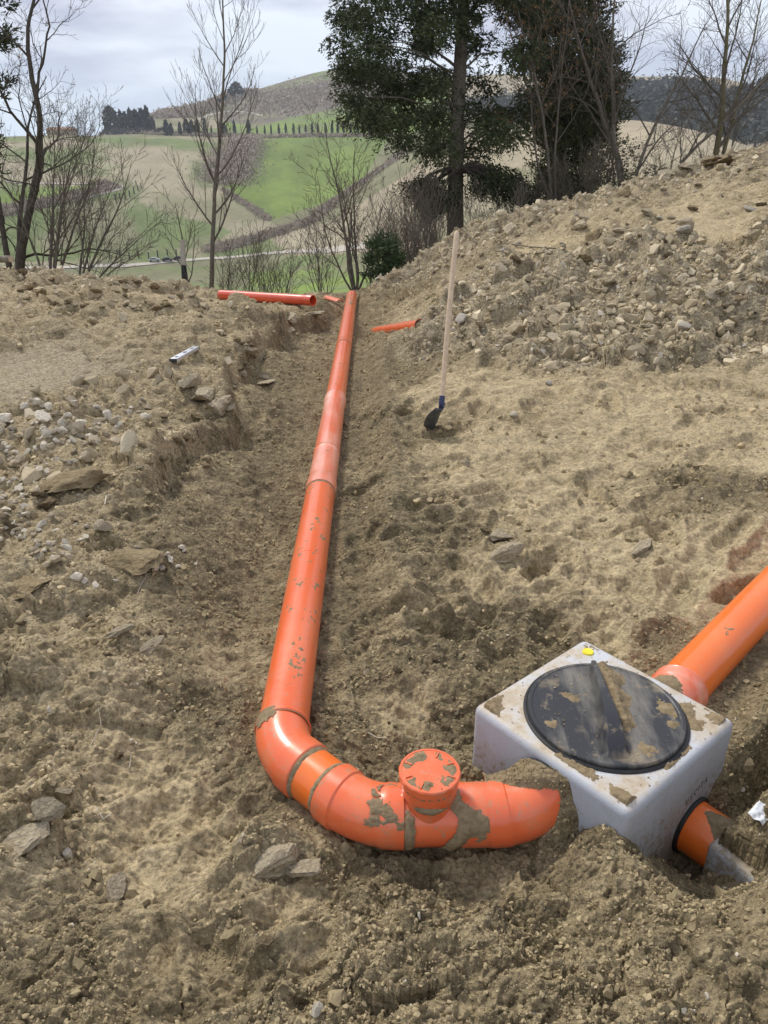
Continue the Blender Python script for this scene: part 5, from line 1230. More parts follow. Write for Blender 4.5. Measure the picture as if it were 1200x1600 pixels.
# hill behind, slopes, pale hill at the right
far_m = FR > 700; FC[far_m] = mx(C_DULL, C_SCRUB, sstep(-.2, .3, nz1))[far_m]
paint([(1195, 100), (960, 100), (700, 100), (700, 185), (960, 170), (1200, 185)], mx(C_TAN, C_PALE, t1))
paint([(245, 196), (350, 190), (400, 200), (560, 150), (700, 150), (700, 208), (400, 210), (250, 210)], mx(C_BRIGHT, C_GREEN, t1) * 1.05)
paint([(240, 186), (300, 182), (350, 186), (345, 200), (240, 205)], mx(C_PALE, C_DULL, t1))
paint([(440, 136), (510, 109), (600, 104), (600, 120), (520, 122), (470, 140)], mx(C_PALE2, C_GREEN, t1))
paint([(420, 145), (470, 136), (560, 120), (620, 120), (640, 150), (540, 166), (470, 182), (430, 180)], mx(C_SCRUB, C_DULL, sstep(-.1, .5, nz1 + nz2)))
# the great near slope: pale above, green patches below
paint([(-300, 216), (400, 214), (400, 300), (415, 345), (480, 385), (300, 410), (-300, 420)], mx(mx(C_PALE, C_PALE2, t1), C_GREEN, sstep(.0, .45, nz1 * 1.2 + .15)))
paint([(-200, 300), (160, 292), (140, 310), (0, 328), (-200, 345)], mx(C_BRIGHT, C_GREEN, t1))
paint([(-200, 350), (0, 340), (130, 318), (215, 305), (330, 330), (380, 350), (330, 385), (150, 405), (-200, 420)], mx(C_GREEN, C_PALE2, sstep(-.1, .5, nz1 + nz2 * .6)))
paint([(215, 300), (300, 290), (345, 305), (420, 345), (380, 365), (300, 345), (220, 318)], mx(C_PALE, C_PALE2, t1))
paint([(365, 275), (390, 216), (610, 214), (560, 290), (500, 320), (425, 345), (380, 320), (350, 295)], mx(C_BRIGHT, (.15, .20, .055), t1))
# tan ploughed land right of the brush line, and the dull meadow in the bottom
paint([(420, 372), (520, 345), (640, 270), (700, 205), (1000, 180), (1300, 230), (1300, 420), (600, 420), (470, 405)], mx(C_TAN, C_PALE, t1) * 1.02)
paint([(640, 290), (800, 262), (1200, 300), (1200, 420), (640, 420)], mx(C_TAN, C_PALE2, t1))
paint([(-300, 418), (200, 420), (330, 415), (480, 398), (600, 395), (700, 480), (-300, 480)], mx(C_DULL, C_GREEN, sstep(-.2, .3, nz1)))
paint([(390, 425), (520, 420), (600, 440), (600, 480), (380, 480)], mx(C_BRIGHT, C_GREEN, t1))
fa = FR[..., None] < 60; FC = np.where(fa, mx(C_DULL, C_SCRUB, t1), FC).astype(np.float32)
m, nt, b = new_mat('fields'); at = N(nt, 'ShaderNodeAttribute'); at.attribute_name = 'field'; geo = N(nt, 'ShaderNodeNewGeometry')
mp = N(nt, 'ShaderNodeMapping'); mp.inputs['Scale'].default_value = (.05, .02, .05); nt.links.new(geo.outputs['Position'], mp.inputs[0])
n1 = noise(nt, 1.0, 8, .68, mp.outputs[0]); n2 = noise(nt, .35, 5, .7, geo.outputs['Position'])
c = mixc(nt, 1.0, at.outputs['Color'], ramp(nt, n1.outputs[0], [(.3, (.80,)), (.7, (1.2,))]).outputs[0], 'MULTIPLY'); c = mixc(nt, 1.0, c, ramp(nt, n2.outputs[0], [(.3, (.84,)), (.7, (1.15,))]).outputs[0], 'MULTIPLY')
nt.links.new(c, b.inputs['Base Color']); b.inputs['Roughness'].default_value = .95; b.inputs['Specular IOR Level'].default_value = .1; M['fields'] = m
idx = np.arange(560 * 560).reshape(560, 560); Fq = np.stack([idx[:-1, :-1], idx[:-1, 1:], idx[1:, 1:], idx[1:, :-1]], -1).reshape(-1, 4)
hills = mk('hills', np.stack([FX, FY, FZ], -1).reshape(-1, 3), Fq, M['fields']); tag(hills, kind='structure')
ca = hills.data.color_attributes.new('field', 'FLOAT_COLOR', 'POINT'); ca.data.foreach_set('color', np.concatenate([FC, np.ones(FC.shape[:2] + (1,), np.float32)], -1).astype(np.float32).ravel())
def ribbon(name, pts, width, mat, lift=.25, kind='structure', label=None):
    q = []
    for (x1, y1), (x2, y2) in zip(pts[:-1], pts[1:]):
        n_ = max(2, int(math.hypot(x2 - x1, y2 - y1) / 4))
        for k in range(n_): q.append((x1 + (x2 - x1) * k / n_, y1 + (y2 - y1) * k / n_))
    w, _ = fhit([a for a, b in q], [b for a, b in q]); V = []
    w = np.stack([np.convolve(np.pad(w[:, k], 4, 'edge'), np.ones(9) / 9, 'valid') for k in range(2)], -1)
    for k in range(len(w)):
        t = w[min(k + 1, len(w) - 1)] - w[max(k - 1, 0)]; t /= np.linalg.norm(t) + 1e-9; n_ = np.array([-t[1], t[0]]) * width / 2
        for s_ in (-1, -.33, .33, 1): a = w[k] + n_ * s_; V.append((a[0], a[1], float(fh(a[0], a[1])) + lift))
    Fc = [(4 * k + j, 4 * k + j + 1, 4 * k + j + 5, 4 * k + j + 4) for k in range(len(w) - 1) for j in range(3)]
    return tag(mk(name, V, Fc, mat), kind=kind)
ribbon('road', [(-40, 420), (80, 419), (200, 416), (280, 409), (380, 401), (470, 393), (540, 389), (620, 380)], 4, M['gravel_road'])
ribbon('track', [(-30, 342), (40, 328), (110, 315), (170, 301), (198, 293), (190, 287), (140, 288), (60, 288), (0, 284)], 3.2, M['gravel_road'])
ribbon('path', [(300, 192), (330, 178), (360, 174), (390, 176), (420, 183)], 5, M['gravel_road'])

# leaf and twig clouds as many small faces
def leafcloud(name, cen, size, mat, parent=None, tone=None, kind=None, elong=2.0, updir=None, smooth=False, rng=RNG):
    """one small crossed leaf-like triangle pair for every centre"""
    n = len(cen); a = rng.normal(size=(n, 3)); 
    if updir is not None: a = a * .55 + np.asarray(updir)
    a /= np.linalg.norm(a, axis=1)[:, None]; b_ = rng.normal(size=(n, 3)); b_ -= a * (a * b_).sum(1)[:, None]; b_ /= np.linalg.norm(b_, axis=1)[:, None]
    s = np.asarray(size).reshape(-1, 1) * np.ones((n, 1)); c_ = np.cross(a, b_)
    V = np.stack([cen - a * s * elong * .5 + b_ * s * .4, cen + a * s * elong * .5, cen - a * s * elong * .4 - b_ * s * .5], 1).reshape(-1, 3)
    Fq = np.arange(3 * n).reshape(n, 3); me = bpy.data.meshes.new(name)
    me.vertices.add(3 * n); me.vertices.foreach_set('co', V.astype(np.float32).ravel()); me.loops.add(3 * n); me.loops.foreach_set('vertex_index', Fq.astype(np.int32).ravel())
    me.polygons.add(n); me.polygons.foreach_set('loop_start', np.arange(0, 3 * n, 3, dtype=np.int32)); me.update(calc_edges=True)
    at_ = me.attributes.new('tone', 'FLOAT', 'POINT'); tv = tone if tone is not None else rng.random(n); at_.data.foreach_set('value', np.repeat(tv, 3).astype(np.float32))
    me.materials.append(mat); o = bpy.data.objects.new(name, me); COL.objects.link(o)
    if parent: o.parent = parent
    if kind: o['kind'] = kind
    return o
def brushline(name, pts, width, hgt, dens, mat, kind='stuff', size=1.1, seed=0):
    rg = np.random.default_rng(seed + 100); q = []
    for (x1, y1), (x2, y2) in zip(pts[:-1], pts[1:]):
        n_ = max(2, int(math.hypot(x2 - x1, y2 - y1) * dens))
        t = rg.random(n_); q += list(zip(x1 + (x2 - x1) * t, y1 + (y2 - y1) * t))
    w, _ = fhit([a for a, b in q], [b for a, b in q]); n = len(w)
    off = rg.normal(size=(n, 2)) * width / 2; x = w[:, 0] + off[:, 0]; y = w[:, 1] + off[:, 1]
    cl = fbm(x / 6, y / 6, 3, 31 + seed); hh = hgt * np.clip(.5 + cl, .15, 1.2); z = fh(x, y) + hh * rg.random(n) ** .7
    return leafcloud(name, np.stack([x, y, z], -1), size * 1.3 * (.5 + rg.random(n)), mat, tone=np.clip(.25 + .6 * rg.random(n) * (z - fh(x, y)) / hgt + .3 * cl, 0, 1), kind=kind, elong=1.4, rng=rg)
brushline('brushwood', [(640, 232), (600, 262), (560, 290), (520, 318), (490, 345), (440, 362), (380, 380), (330, 392)], 6, 2.2, 150, M['brush'], seed=1, size=.42)
brushline('brushwood', [(385, 222), (372, 245), (355, 272), (348, 285)], 15, 6, 260, M['brush'], seed=2, size=.7)
brushline('brushwood', [(420, 345), (400, 330), (380, 318), (350, 298)], 3, 1.5, 60, M['brush'], seed=3, size=.4)
brushline('brushwood', [(-20, 338), (60, 322), (120, 308), (180, 292), (150, 289)], 4, 3, 90, M['brush'], seed=4, size=.5)
brushline('brushwood', [(255, 183), (300, 176), (340, 164), (365, 152), (385, 148)], 18, 8, 160, M['brush'], seed=5, size=1.4)
brushline('brushwood', [(430, 175), (460, 158), (500, 150), (540, 142), (590, 145)], 80, 4, 60, M['brush'], seed=6, size=1.4)
brushline('brushwood', [(390, 216), (450, 214), (520, 213), (610, 213)], 5, 2, 40, M['brush'], seed=7, size=.8)
brushline('brushwood', [(150, 206), (300, 212), (390, 214)], 8, 3, 50, M['brush'], seed=12, size=.9)
brushline('woodland', [(965, 165), (1020, 172), (1080, 182), (1140, 192), (1220, 210)], 70, 15, 300, M['far_wood'], seed=8, size=1.9)
brushline('woodland', [(965, 150), (1010, 150), (1060, 155), (1100, 165)], 60, 11, 200, M['far_wood'], seed=9, size=1.9)
brushline('woodland', [(830, 170), (900, 165), (965, 160)], 70, 12, 130, M['far_wood'], seed=10, size=1.9)
brushline('hedge', [(130, 208), (180, 209), (250, 209)], 5, 4.2, 60, M['far_wood'], seed=11, size=1.4)

def cypress_mesh(name, h, r, n, seed, mat='far_cyp', blob=1.0):
    rg = np.random.default_rng(seed); t = rg.random(n) ** .8; prof = np.sin(np.pi * np.clip(t * .88 + .12, 0, 1)) ** (.7 * blob); th = rg.random(n) * 6.283; rad = r * prof * (.65 + .4 * rg.random(n)) * (1 + .25 * np.sin(th * 2 + seed))
    cen = np.stack([rad * np.cos(th), rad * np.sin(th), .06 * h + t * h * .92], -1); o = leafcloud(name, cen, r * .55 * (.6 + .8 * rg.random(n)), M[mat], tone=rg.random(n), elong=2.4, updir=(0, 0, 1.2), rng=rg); return o
leafcol('far_cyp', (.016, .022, .014), (.050, .060, .034))
def copyobj(o, loc, sc=1.0, rz=0.0, szz=None):
    c = o.copy(); COL.objects.link(c); c.location = loc; c.scale = (sc, sc, szz if szz else sc); c.rotation_euler = (0, 0, rz); return c
cyp_src = [cypress_mesh('cypress_tree', 8, 1.05, 260, 200 + k) for k in range(4)]
first = {k: True for k in range(4)}
def put_cyp(px, py, hpx, label, group=None, wide=1.0, d=None, cat='tree'):
    w = fhit(px, py)[0][0] if d is None else None
    if d is not None: q = P(px, py, d); w = np.array([q.x, q.y, float(fh(q.x, q.y))])
    dist = w[1] * CP + (CAM_H - w[2]) * SP; h = hpx * dist / FOC; k = random.randrange(4); src_ = cyp_src[k]
    if first[k]: o = src_; first[k] = False; o.location = (w[0], w[1], w[2] - .2)
    else: o = copyobj(src_, (w[0], w[1], w[2] - .2))
    s = h / 8; o.scale = (s * wide, s * wide, s); o.rotation_euler = (0, 0, random.random() * 6); tag(o, label, cat, group); return o
for k, px in enumerate([390, 402, 414, 424, 436, 447, 459, 468, 478, 488, 497, 509, 519, 528, 537, 548, 558, 567, 577, 586, 596]):
    put_cyp(px, 210.5, 13 + 8 * k / 20 + random.uniform(-2, 2), 'slim dark cypress in the long row behind the bright green field', 'cypresses in the row behind the green field', .8)
put_cyp(389, 212, 23, 'taller cypress at the left end of the row behind the green field', None, 1.1)
for px, h, wd_ in ((261, 23, 1.4), (268, 18, 1.6), (282, 20, 1.0), (292, 24, 1.6), (300, 22, 1.9), (309, 24, 1.4), (321, 26, .9), (331, 14, .8), (346, 20, 1.7), (352, 17, 1.3), (367, 22, .9)):
    put_cyp(px, 212, h, 'dark cypress along the field edge between the estate and the brushy gully', 'cypresses along the upper field edge', wd_)
for px, h, wd_ in ((168, 32, 1.0), (176, 38, 2.3), (183, 26, 1.2), (191, 33, 1.0), (198, 30, 1.5), (206, 35, 1.1), (214, 33, 1.9), (224, 34, 1.8), (232, 38, 1.1), (160, 24, 1.5), (240, 22, 1.2)):
    put_cyp(px, 208, h, 'tall dark tree in the clump round the farmhouse on the horizon at left', 'trees round the farmhouse on the horizon', wd_)
for px, h, wd_ in ((105, 20, 2.6), (120, 22, 2.4), (135, 20, 2.6), (148, 22, 2.8), (88, 18, 2.4), (68, 20, 2.2), (50, 17, 2.6), (30, 19, 2.4), (10, 18, 2.6)):
    put_cyp(px, 209, h, 'low rounded dark tree in the wood left of the farmhouse clump', 'rounded trees left of the farmhouse', wd_)
for px, py, h, wd_ in ((1160, 165, 32, 1.5), (1168, 160, 26, 1.7), (1180, 168, 40, 1.4), (1190, 166, 44, 1.5), (1199, 160, 36, 1.8), (1148, 160, 22, 1.6), (1155, 190, 30, 1.0), (1176, 200, 26, 1.1), (1192, 200, 30, 1.0), (1112, 196, 32, 1.2), (1145, 205, 26, 1.2), (1090, 180, 28, 1.0), (1070, 172, 24, 1.0), (1040, 170, 26, .9), (1020, 168, 24, 1.0)):
    put_cyp(px, py, h, 'dark conifer standing on the wooded hillside at the right edge', 'conifers on the wooded hillside at right', wd_)
for px, h in ((285, 7), (290, 9), (296, 8), (270, 6)): put_cyp(px, 167 if px < 300 else 165, h, 'tiny cypress on the skyline at the left foot of the hill', 'tiny cypresses on the skyline', 1.0)
# thickets rounded against the sky on the hill's shoulder
for px, py, h, wd_ in ((370, 150, 22, 3.6), (362, 154, 16, 3.4), (352, 158, 12, 3.4), (343, 163, 11, 3)):
    o = put_cyp(px, py + 4, h, 'rounded leafless grove on the skyline shoulder of the hill', 'groves on the shoulder of the hill', wd_)
# farmhouse among the trees
def farmhouse(px, py, d, L, W_, Hh, rz, label):
    q = P(px, py, d); e = empty('farmhouse', (q.x, q.y, float(fh(q.x, q.y)) - .5), rz); tag(e, label, 'house'); lcube('wall', 0, 0, Hh / 2, L, W_, Hh, M['wall_ochre'], e, 0)
    bm = bmesh.new(); o_ = .5; vs = [bm.verts.new(v) for v in ((-L / 2 - o_, -W_ / 2 - o_, Hh), (L / 2 + o_, -W_ / 2 - o_, Hh), (L / 2 + o_, W_ / 2 + o_, Hh), (-L / 2 - o_, W_ / 2 + o_, Hh), (-L / 2, 0, Hh + W_ * .22), (L / 2, 0, Hh + W_ * .22))]
    for f in ((0, 1, 5, 4), (2, 3, 4, 5), (1, 2, 5), (3, 0, 4), (3, 2, 1, 0)): bm.faces.new([vs[k] for k in f])
    from_bm('roof', bm, M['roof_tile'], e, False, None)
    for k in range(3): lcube('window', (-.3 + .3 * k) * L, -W_ / 2 - .02, Hh * .6, 1.0, .12, 1.5, M['window_dark'], e, 0)
    lcube('chimney', L * .2, W_ * .1, Hh + W_ * .22, .9, .9, 1.6, M['wall_ochre'], e, 0)
farmhouse(203, 196, 720, 24, 11, 9, .15, 'ochre farmhouse with tiled roof half hidden by cypresses on the horizon')
farmhouse(96, 200, 740, 26, 11, 8, -.1, 'long ochre farmhouse among low trees left of the cypress clump')
# fence posts / vineyard stakes
sk = lcube('stake', 0, 0, .9, .5, .5, 3.4, M['bark_dark'], None, 0); skf = True
def stake(px, py, hpx, lab, grp):
    global skf
    w = fhit(px, py)[0][0]; dist = w[1] * CP; s_ = hpx * dist / FOC / 3.2
    o = sk if skf else copyobj(sk, (0, 0, 0)); skf = False; o.location = (w[0], w[1], w[2]); o.scale = (s_ * .9, s_ * .9, s_); o.name = 'sapling'; tag(o, lab, 'sapling', grp)
for px, py, h in ((276, 400, 12), (262, 401, 12), (247, 403, 13), (233, 405, 13), (217, 405, 14), (203, 407, 14), (188, 405, 13), (172, 406, 12), (78, 414, 14)):
    stake(px, py, h, 'dark slim sapling in the row along the valley road', 'saplings along the valley road')
for px, py, h in ((221, 296, 10), (213, 290, 9), (210, 305, 12), (203, 308, 12), (196, 311, 12), (188, 313, 12), (181, 315, 12), (162, 318, 10), (145, 324, 11), (216, 300, 10)):
    stake(px, py, h, 'dark slim sapling beside the curving white track', 'saplings beside the curving track')
# three parked cars on the valley road
def car(px, py, rz, body, label, hpx=12.5):
    w = fhit(px, py)[0][0]; e = empty('parked_car', (w[0], w[1], w[2] + .3), rz); e.scale = (1.25,) * 3; tag(e, label, 'car')
    bm = bmesh.new(); prof = [(-2.1, .35), (-2.15, .8), (-1.6, .95), (-1.0, 1.4), (.5, 1.42), (1.15, .98), (2.0, .82), (2.1, .4)]
    L_ = [bm.verts.new((x, -.85, z)) for x, z in prof]; R_ = [bm.verts.new((x, .85, z)) for x, z in prof]; n_ = len(prof)
    for k in range(n_): bm.faces.new((L_[k], L_[(k + 1) % n_], R_[(k + 1) % n_], R_[k]))
    bm.faces.new(L_[::-1]); bm.faces.new(R_); bmesh.ops.bevel(bm, geom=bm.edges[:], offset=.08, segments=2); from_bm('body', bm, M[body], e)
    for s_ in (-1, 1):
        lcube('side_window', -.25, s_ * .83, 1.15, 1.7, .06, .34, M['car_glass'], e, .02, 1)
        for xx in (-1.3, 1.3):
            bm = bmesh.new(); bmesh.ops.create_cone(bm, cap_ends=True, segments=16, radius1=.33, radius2=.33, depth=.22); bmesh.ops.rotate(bm, cent=(0, 0, 0), matrix=Matrix.Rotation(math.pi / 2, 3, 'X'), verts=bm.verts); bmesh.ops.translate(bm, vec=(xx, s_ * .78, .33), verts=bm.verts); from_bm('wheel', bm, M['tyre'], e)
car(242, 411.5, .12, 'car_silver', 'silver car parked leftmost on the road in the valley')
car(262, 410, .12, 'car_dark', 'black car parked between two others on the valley road')
car(280, 408.5, .12, 'car_dark', 'dark car parked rightmost on the valley road, behind the wooden post')
# the air between here and the far hills
hz = lcube('haze', 0, 950, 28, 3900, 2200, 330, None, None, 0); tag(hz, kind='stuff')
m = bpy.data.materials.new('haze'); m.use_nodes = True; nt = m.node_tree; nt.nodes.clear(); vo = nt.nodes.new('ShaderNodeVolumePrincipled'); mo = nt.nodes.new('ShaderNodeOutputMaterial')
vo.inputs['Density'].default_value = .00020; vo.inputs['Color'].default_value = (.86, .92, 1, 1); nt.links.new(vo.outputs[0], mo.inputs['Volume']); hz.data.materials.append(m)
print('far', time.time() - T0)
# ------------------------------------------------------------------ near trees
def grow_tree(seed, base, dirv, length, r0, levels=4, kids=(7, 6, 5, 3), spread=(38, 45, 50, 50), ratio=(.55, .5, .5, .5), up=.15, wob=.10, start=.25, rmin=.0022, lean=None, stems=None, wander=1.0):
    rg = random.Random(seed); segs = []
    def axis(p, d, L, r, lv, first_s):
        n = max(4, int(L / (.16 if lv < 2 else .10))); pts = [p.copy()]; rad = [r]; dirs = []
        d = d.normalized(); cur = d.copy()
        for k in range(n):
            cur = (cur + Vector((rg.gauss(0, wob), rg.gauss(0, wob), rg.gauss(0, wob))) * (1.3 if lv else .55) * wander + Vector((0, 0, up * (1 if lv else .4) / n * 2))).normalized()
            p = p + cur * (L / n); pts.append(p.copy()); rad.append(max(rmin * .6, r * (1 - .82 * (k + 1) / n) if lv else r * (1 - .88 * ((k + 1) / n) ** 1.1))); dirs.append(cur.copy())
        segs.append((pts, rad, lv))
        if lv + 1 >= levels: return
        m = kids[lv]; m = max(1, int(m * (.8 + .4 * rg.random()) * (1 if lv == 0 else min(1.3, L / .9 + .35)))); ga = rg.random() * 6.28
        for k in range(m):
            t = first_s + (1 - first_s) * (k + rg.random() * .7) / m; i = min(n - 1, int(t * n)); dd = dirs[i]; q = pts[i].lerp(pts[i + 1], t * n - i if t * n - i < 1 else 1)
            ga += 2.4 + rg.uniform(-.5, .5); a = dd.orthogonal().normalized(); bq = dd.cross(a); side = a * math.cos(ga) + bq * math.sin(ga)
            sp_ = math.radians(spread[lv] * rg.uniform(.7, 1.25)); nd_ = dd * math.cos(sp_) + side * math.sin(sp_)
            nl = L * ratio[lv] * (1.15 - .65 * t) * rg.uniform(.7, 1.25); nr_ = max(rmin, rad[i] * (.62 if lv == 0 else .6) * rg.uniform(.75, 1.0))
            axis(q, nd_, nl, min(nr_, nl * .035 + rmin), lv + 1, .15)
    if stems:
        for (d2, L2, r2) in stems: axis(Vector(base), Vector(d2), L2, r2, 0, start)
    else: axis(Vector(base), Vector(dirv), length, r0, 0, start)
    return segs
def tubes(name, segs, mat, parent, minr=0):
    V = []; Fc = []; base = 0
    for pts, rad, lv in segs:
        n = 8 if rad[0] > .05 else 5 if rad[0] > .012 else 3; P_ = np.array([tuple(p) for p in pts]); T = np.gradient(P_, axis=0); T /= np.linalg.norm(T, axis=1)[:, None] + 1e-9
        up_ = np.array([.3, .2, 1.]) if abs(T[0][2]) < .8 else np.array([1., .2, .1]); A = np.cross(T, up_); A /= np.linalg.norm(A, axis=1)[:, None] + 1e-9; B = np.cross(T, A); th = np.arange(n) / n * 6.2832
        R_ = np.maximum(np.array(rad), minr)[:, None, None]; ring = P_[:, None] + R_ * (np.cos(th)[None, :, None] * A[:, None] + np.sin(th)[None, :, None] * B[:, None]); m = len(P_)
        V.append(ring.reshape(-1, 3)); i = np.arange(m * n).reshape(m, n) + base; j = np.roll(i, -1, axis=1)
        Fc.append(np.stack([i[:-1], j[:-1], j[1:], i[1:]], -1).reshape(-1, 4)); base += m * n
    if not V: return None
    return mk(name, np.concatenate(V), np.concatenate(Fc), mat, parent)
def ground_at(px, py, d):
    q = P(px, py, d); g = float(gheight(q.x, q.y)) if math.hypot(q.x, q.y) < 19 else q.z; return Vector((q.x, q.y, g))
def bare_tree(name, label, cat, px, py, d, seed, mat, twigmat=None, leaf=None, group=None, target=None, **kw):
    """target: a list of (px, py, d) the stems head for"""
    b = P(px, py, d); g = ground_at(px, py, d); b.z = min(b.z, g.z) - .05
    e = empty(name, b); tag(e, label, cat, group)
    st = []
    for (tx, ty, td, r_) in target: v = P(tx, ty, td) - b; st.append((v, v.length, r_))
    segs = grow_tree(seed, (0, 0, 0), None, 0, 0, stems=st, **kw)
    tubes('trunk', [s for s in segs if s[2] == 0], M[mat], e); tw = [s for s in segs if s[2] > 0]; cr = tubes('crown', tw, M[twigmat or mat], e, .0026)
    if leaf:
        lm, num, sz_, lv_ = leaf; rg = np.random.default_rng(seed); pts = [p for s in tw if s[2] >= lv_ for p in s[0][1:]]; ii = rg.integers(0, len(pts), num); C_ = np.array([tuple(pts[i]) for i in ii]) + rg.normal(size=(num, 3)) * sz_ * .8
        leafcloud('leaves', C_, sz_ * (.6 + .8 * rg.random(num)), M[lm], e, rng=rg)
    return e, segs
def polypick(poly, n, rg, px0=None):
    xs = np.array([p[0] for p in poly]); ys = np.array([p[1] for p in poly]); out = []
    while len(out) < n:
        x = rg.uniform(xs.min(), xs.max(), 400); y = rg.uniform(ys.min(), ys.max(), 400); k = inpoly(x, y, poly); out += list(zip(x[k], y[k]))
    return np.array(out[:n])
def foliage_tree(name, label, px, py, d, trunk_top, r_tr, poly, nclump, clump_r, per, leafm, depth, barkm, seed, leaf=.07, group=None, limbs=True, droop=-.25, core=True, noise_gap=.0, elong=2.6, thin=None):
    rg = np.random.default_rng(seed); b = P(px, py, d); b.z = min(b.z, ground_at(px, py, d).z) - .1; e = empty(name, b); tag(e, label, 'tree', group)
    top = P(*trunk_top); tv = top - b; n = 26; pts = []; rad = []
    for k in range(n + 1): t = k / n; pts.append(tv * t + Vector((.05 * math.sin(t * 7 + seed), .04 * math.sin(t * 5), 0))); rad.append(r_tr * (1.25 - .25 * min(1, t * 9)) * (1 - .75 * t))
    segs = [(pts, rad, 0)]; pc = polypick(poly, nclump, rg); cen = []
    xc_ = np.mean([p[0] for p in poly]); lsegs = []
    for (x, y) in pc:
        dd = d + rg.uniform(-depth, depth)
        if thin and rg.random() < thin(x, y, dd - d): continue
        q = P(x, y, dd) - b; cen.append(tuple(q))
        if limbs and len(lsegs) < nclump * .22:
            h_ = max(.12 * tv.z, q.z - .10 * abs(q.x) - rg.uniform(.1, .5)); t = min(.97, h_ / tv.z); a = tv * t; k = 7; lp_ = []; lr_ = []
            for i in range(k + 1): s_ = i / k; w_ = a.lerp(q, s_); w_.z += .18 * math.sin(s_ * math.pi) * (1 if droop < 0 else -1) + rg.normal() * .02; lp_.append(w_); lr_.append(max(.004, .022 * (1 - .85 * s_)))
            lsegs.append((lp_, lr_, 1))
    cen = np.array(cen); nclump = len(cen); tubes('trunk', segs, M[barkm], e)
    if lsegs: tubes('limbs', lsegs, M[barkm], e)
    nn = nclump * per; ci = rg.integers(0, nclump, nn); u = rg.normal(size=(nn, 3)); u /= np.linalg.norm(u, axis=1)[:, None]; rr_ = rg.random(nn) ** .45
    cr_ = clump_r * (.55 + .9 * rg.random(nclump)); C_ = cen[ci] + u * (rr_ * cr_[ci])[:, None] * np.array([1, 1, .62]); C_[:, 2] += droop * .5 * (rr_ * cr_[ci]) * (u[:, 2] < .2)
    # leaves sit along short sprays that point outwards and droop
    K = 6; ns_ = nn // K; C_ = C_[:ns_]; ci = ci[:ns_]; du = u[:ns_] * np.array([1, 1, .5]) + np.array([0, 0, -.25 if droop < 0 else .5]) + rg.normal(size=(ns_, 3)) * .25; du /= np.linalg.norm(du, axis=1)[:, None]
    tt = np.tile(np.arange(K) / (K - 1.0), ns_); C2 = np.repeat(C_, K, 0) + np.repeat(du, K, 0) * (tt * leaf * 3.4)[:, None] + rg.normal(size=(ns_ * K, 3)) * leaf * .35; C2[:, 2] -= tt ** 2 * leaf * (1.6 if droop < 0 else 0)
    tone = np.clip(.10 + .30 * rg.random(nclump)[ci].repeat(K) + .35 * rg.random(ns_).repeat(K) * rr_[:ns_].repeat(K) + .18 * tt + .1 * rg.random(ns_ * K), 0, 1)
    leafcloud('crown', C2, leaf * (.5 + .9 * rg.random(ns_ * K)) * (1 - .4 * tt), M[leafm], e, tone=tone, elong=elong, updir=np.repeat(du, K, 0) * 1.3, rng=rg)
    return e

# the big conifer in the middle
BIG = [(560, -420), (820, -420), (850, -100), (840, 40), (826, 120), (828, 175), (800, 215), (770, 232), (745, 210), (735, 255), (700, 270), (672, 262), (650, 215), (632, 238), (612, 222), (590, 196), (562, 196), (540, 170), (528, 120), (520, 70), (530, 20), (545, -60), (540, -250)]
foliage_tree('conifer_tree', 'big dark spreading conifer with straight grey trunk behind the shovel', 714, 395, 14.0, (735, -430, 14.0), .175, BIG, 520, .29, 460, 'cypress_leaf', 1.35, 'bark_grey', 3, leaf=.038, elong=2.2, thin=lambda x, y, z: .82 if (744 < x < 815 and 20 < y < 175) else .95 if (abs(x - 722) < 26 and y > 60 and z < .15) else .6 if (560 < x < 600 and 120 < y < 150) else .0)
low = [(728, 262), (760, 262), (800, 275), (828, 290), (826, 312), (800, 322), (788, 338), (770, 318), (745, 300), (728, 285)]
low2 = [(612, 288), (650, 282), (690, 268), (706, 290), (690, 330), (665, 318), (640, 312), (615, 302)]
# two low drooping boughs of the same tree
et = [o for o in bpy.data.objects if o.name.startswith('conifer_tree')][0]; rg_ = np.random.default_rng(12)
for pol_, nb_ in ((low, 16), (low2, 12)):
    pc = polypick(pol_, nb_, rg_); cen = np.array([tuple(P(x, y, 14.0 + rg_.uniform(-.5, .4)) - et.location) for x, y in pc]); ci = rg_.integers(0, nb_, nb_ * 420)
    dv_ = cen - np.array(tuple(P(716, 262, 14.0) - et.location)); dv_ /= np.linalg.norm(dv_, axis=1)[:, None]; ns_ = len(ci) // 6; ci = ci[:ns_]; du = dv_[ci] + rg_.normal(size=(ns_, 3)) * .4 + np.array([0, 0, -.45]); du /= np.linalg.norm(du, axis=1)[:, None]
    C_ = cen[ci] + rg_.normal(size=(ns_, 3)) * np.array([.15, .15, .07]); tt = np.tile(np.arange(6) / 5.0, ns_); C_ = C_.repeat(6, 0) + du.repeat(6, 0) * (tt * .16)[:, None] + rg_.normal(size=(ns_ * 6, 3)) * .012; C_[:, 2] -= tt ** 2 * .09
    leafcloud('low_bough', C_, .036 * (.5 + .9 * rg_.random(len(C_))) * (1 - .4 * tt), M['cypress_leaf'], et, tone=.1 + .3 * rg_.random(len(C_)) + .25 * tt, elong=2.2, updir=du.repeat(6, 0) * 1.2, rng=rg_)
    a0 = P(716, 268, 14.0) - et.location; sg = []
    for k in range(nb_): q = Vector(cen[k]); sg.append(([a0.lerp(q, s_ / 6) + Vector((0, 0, .12 * math.sin(s_ / 6 * 3.14))) for s_ in range(7)], [max(.004, .03 * (1 - s_ / 7)) for s_ in range(7)], 1))
    tubes('limbs', sg, M['bark_dark'], et)
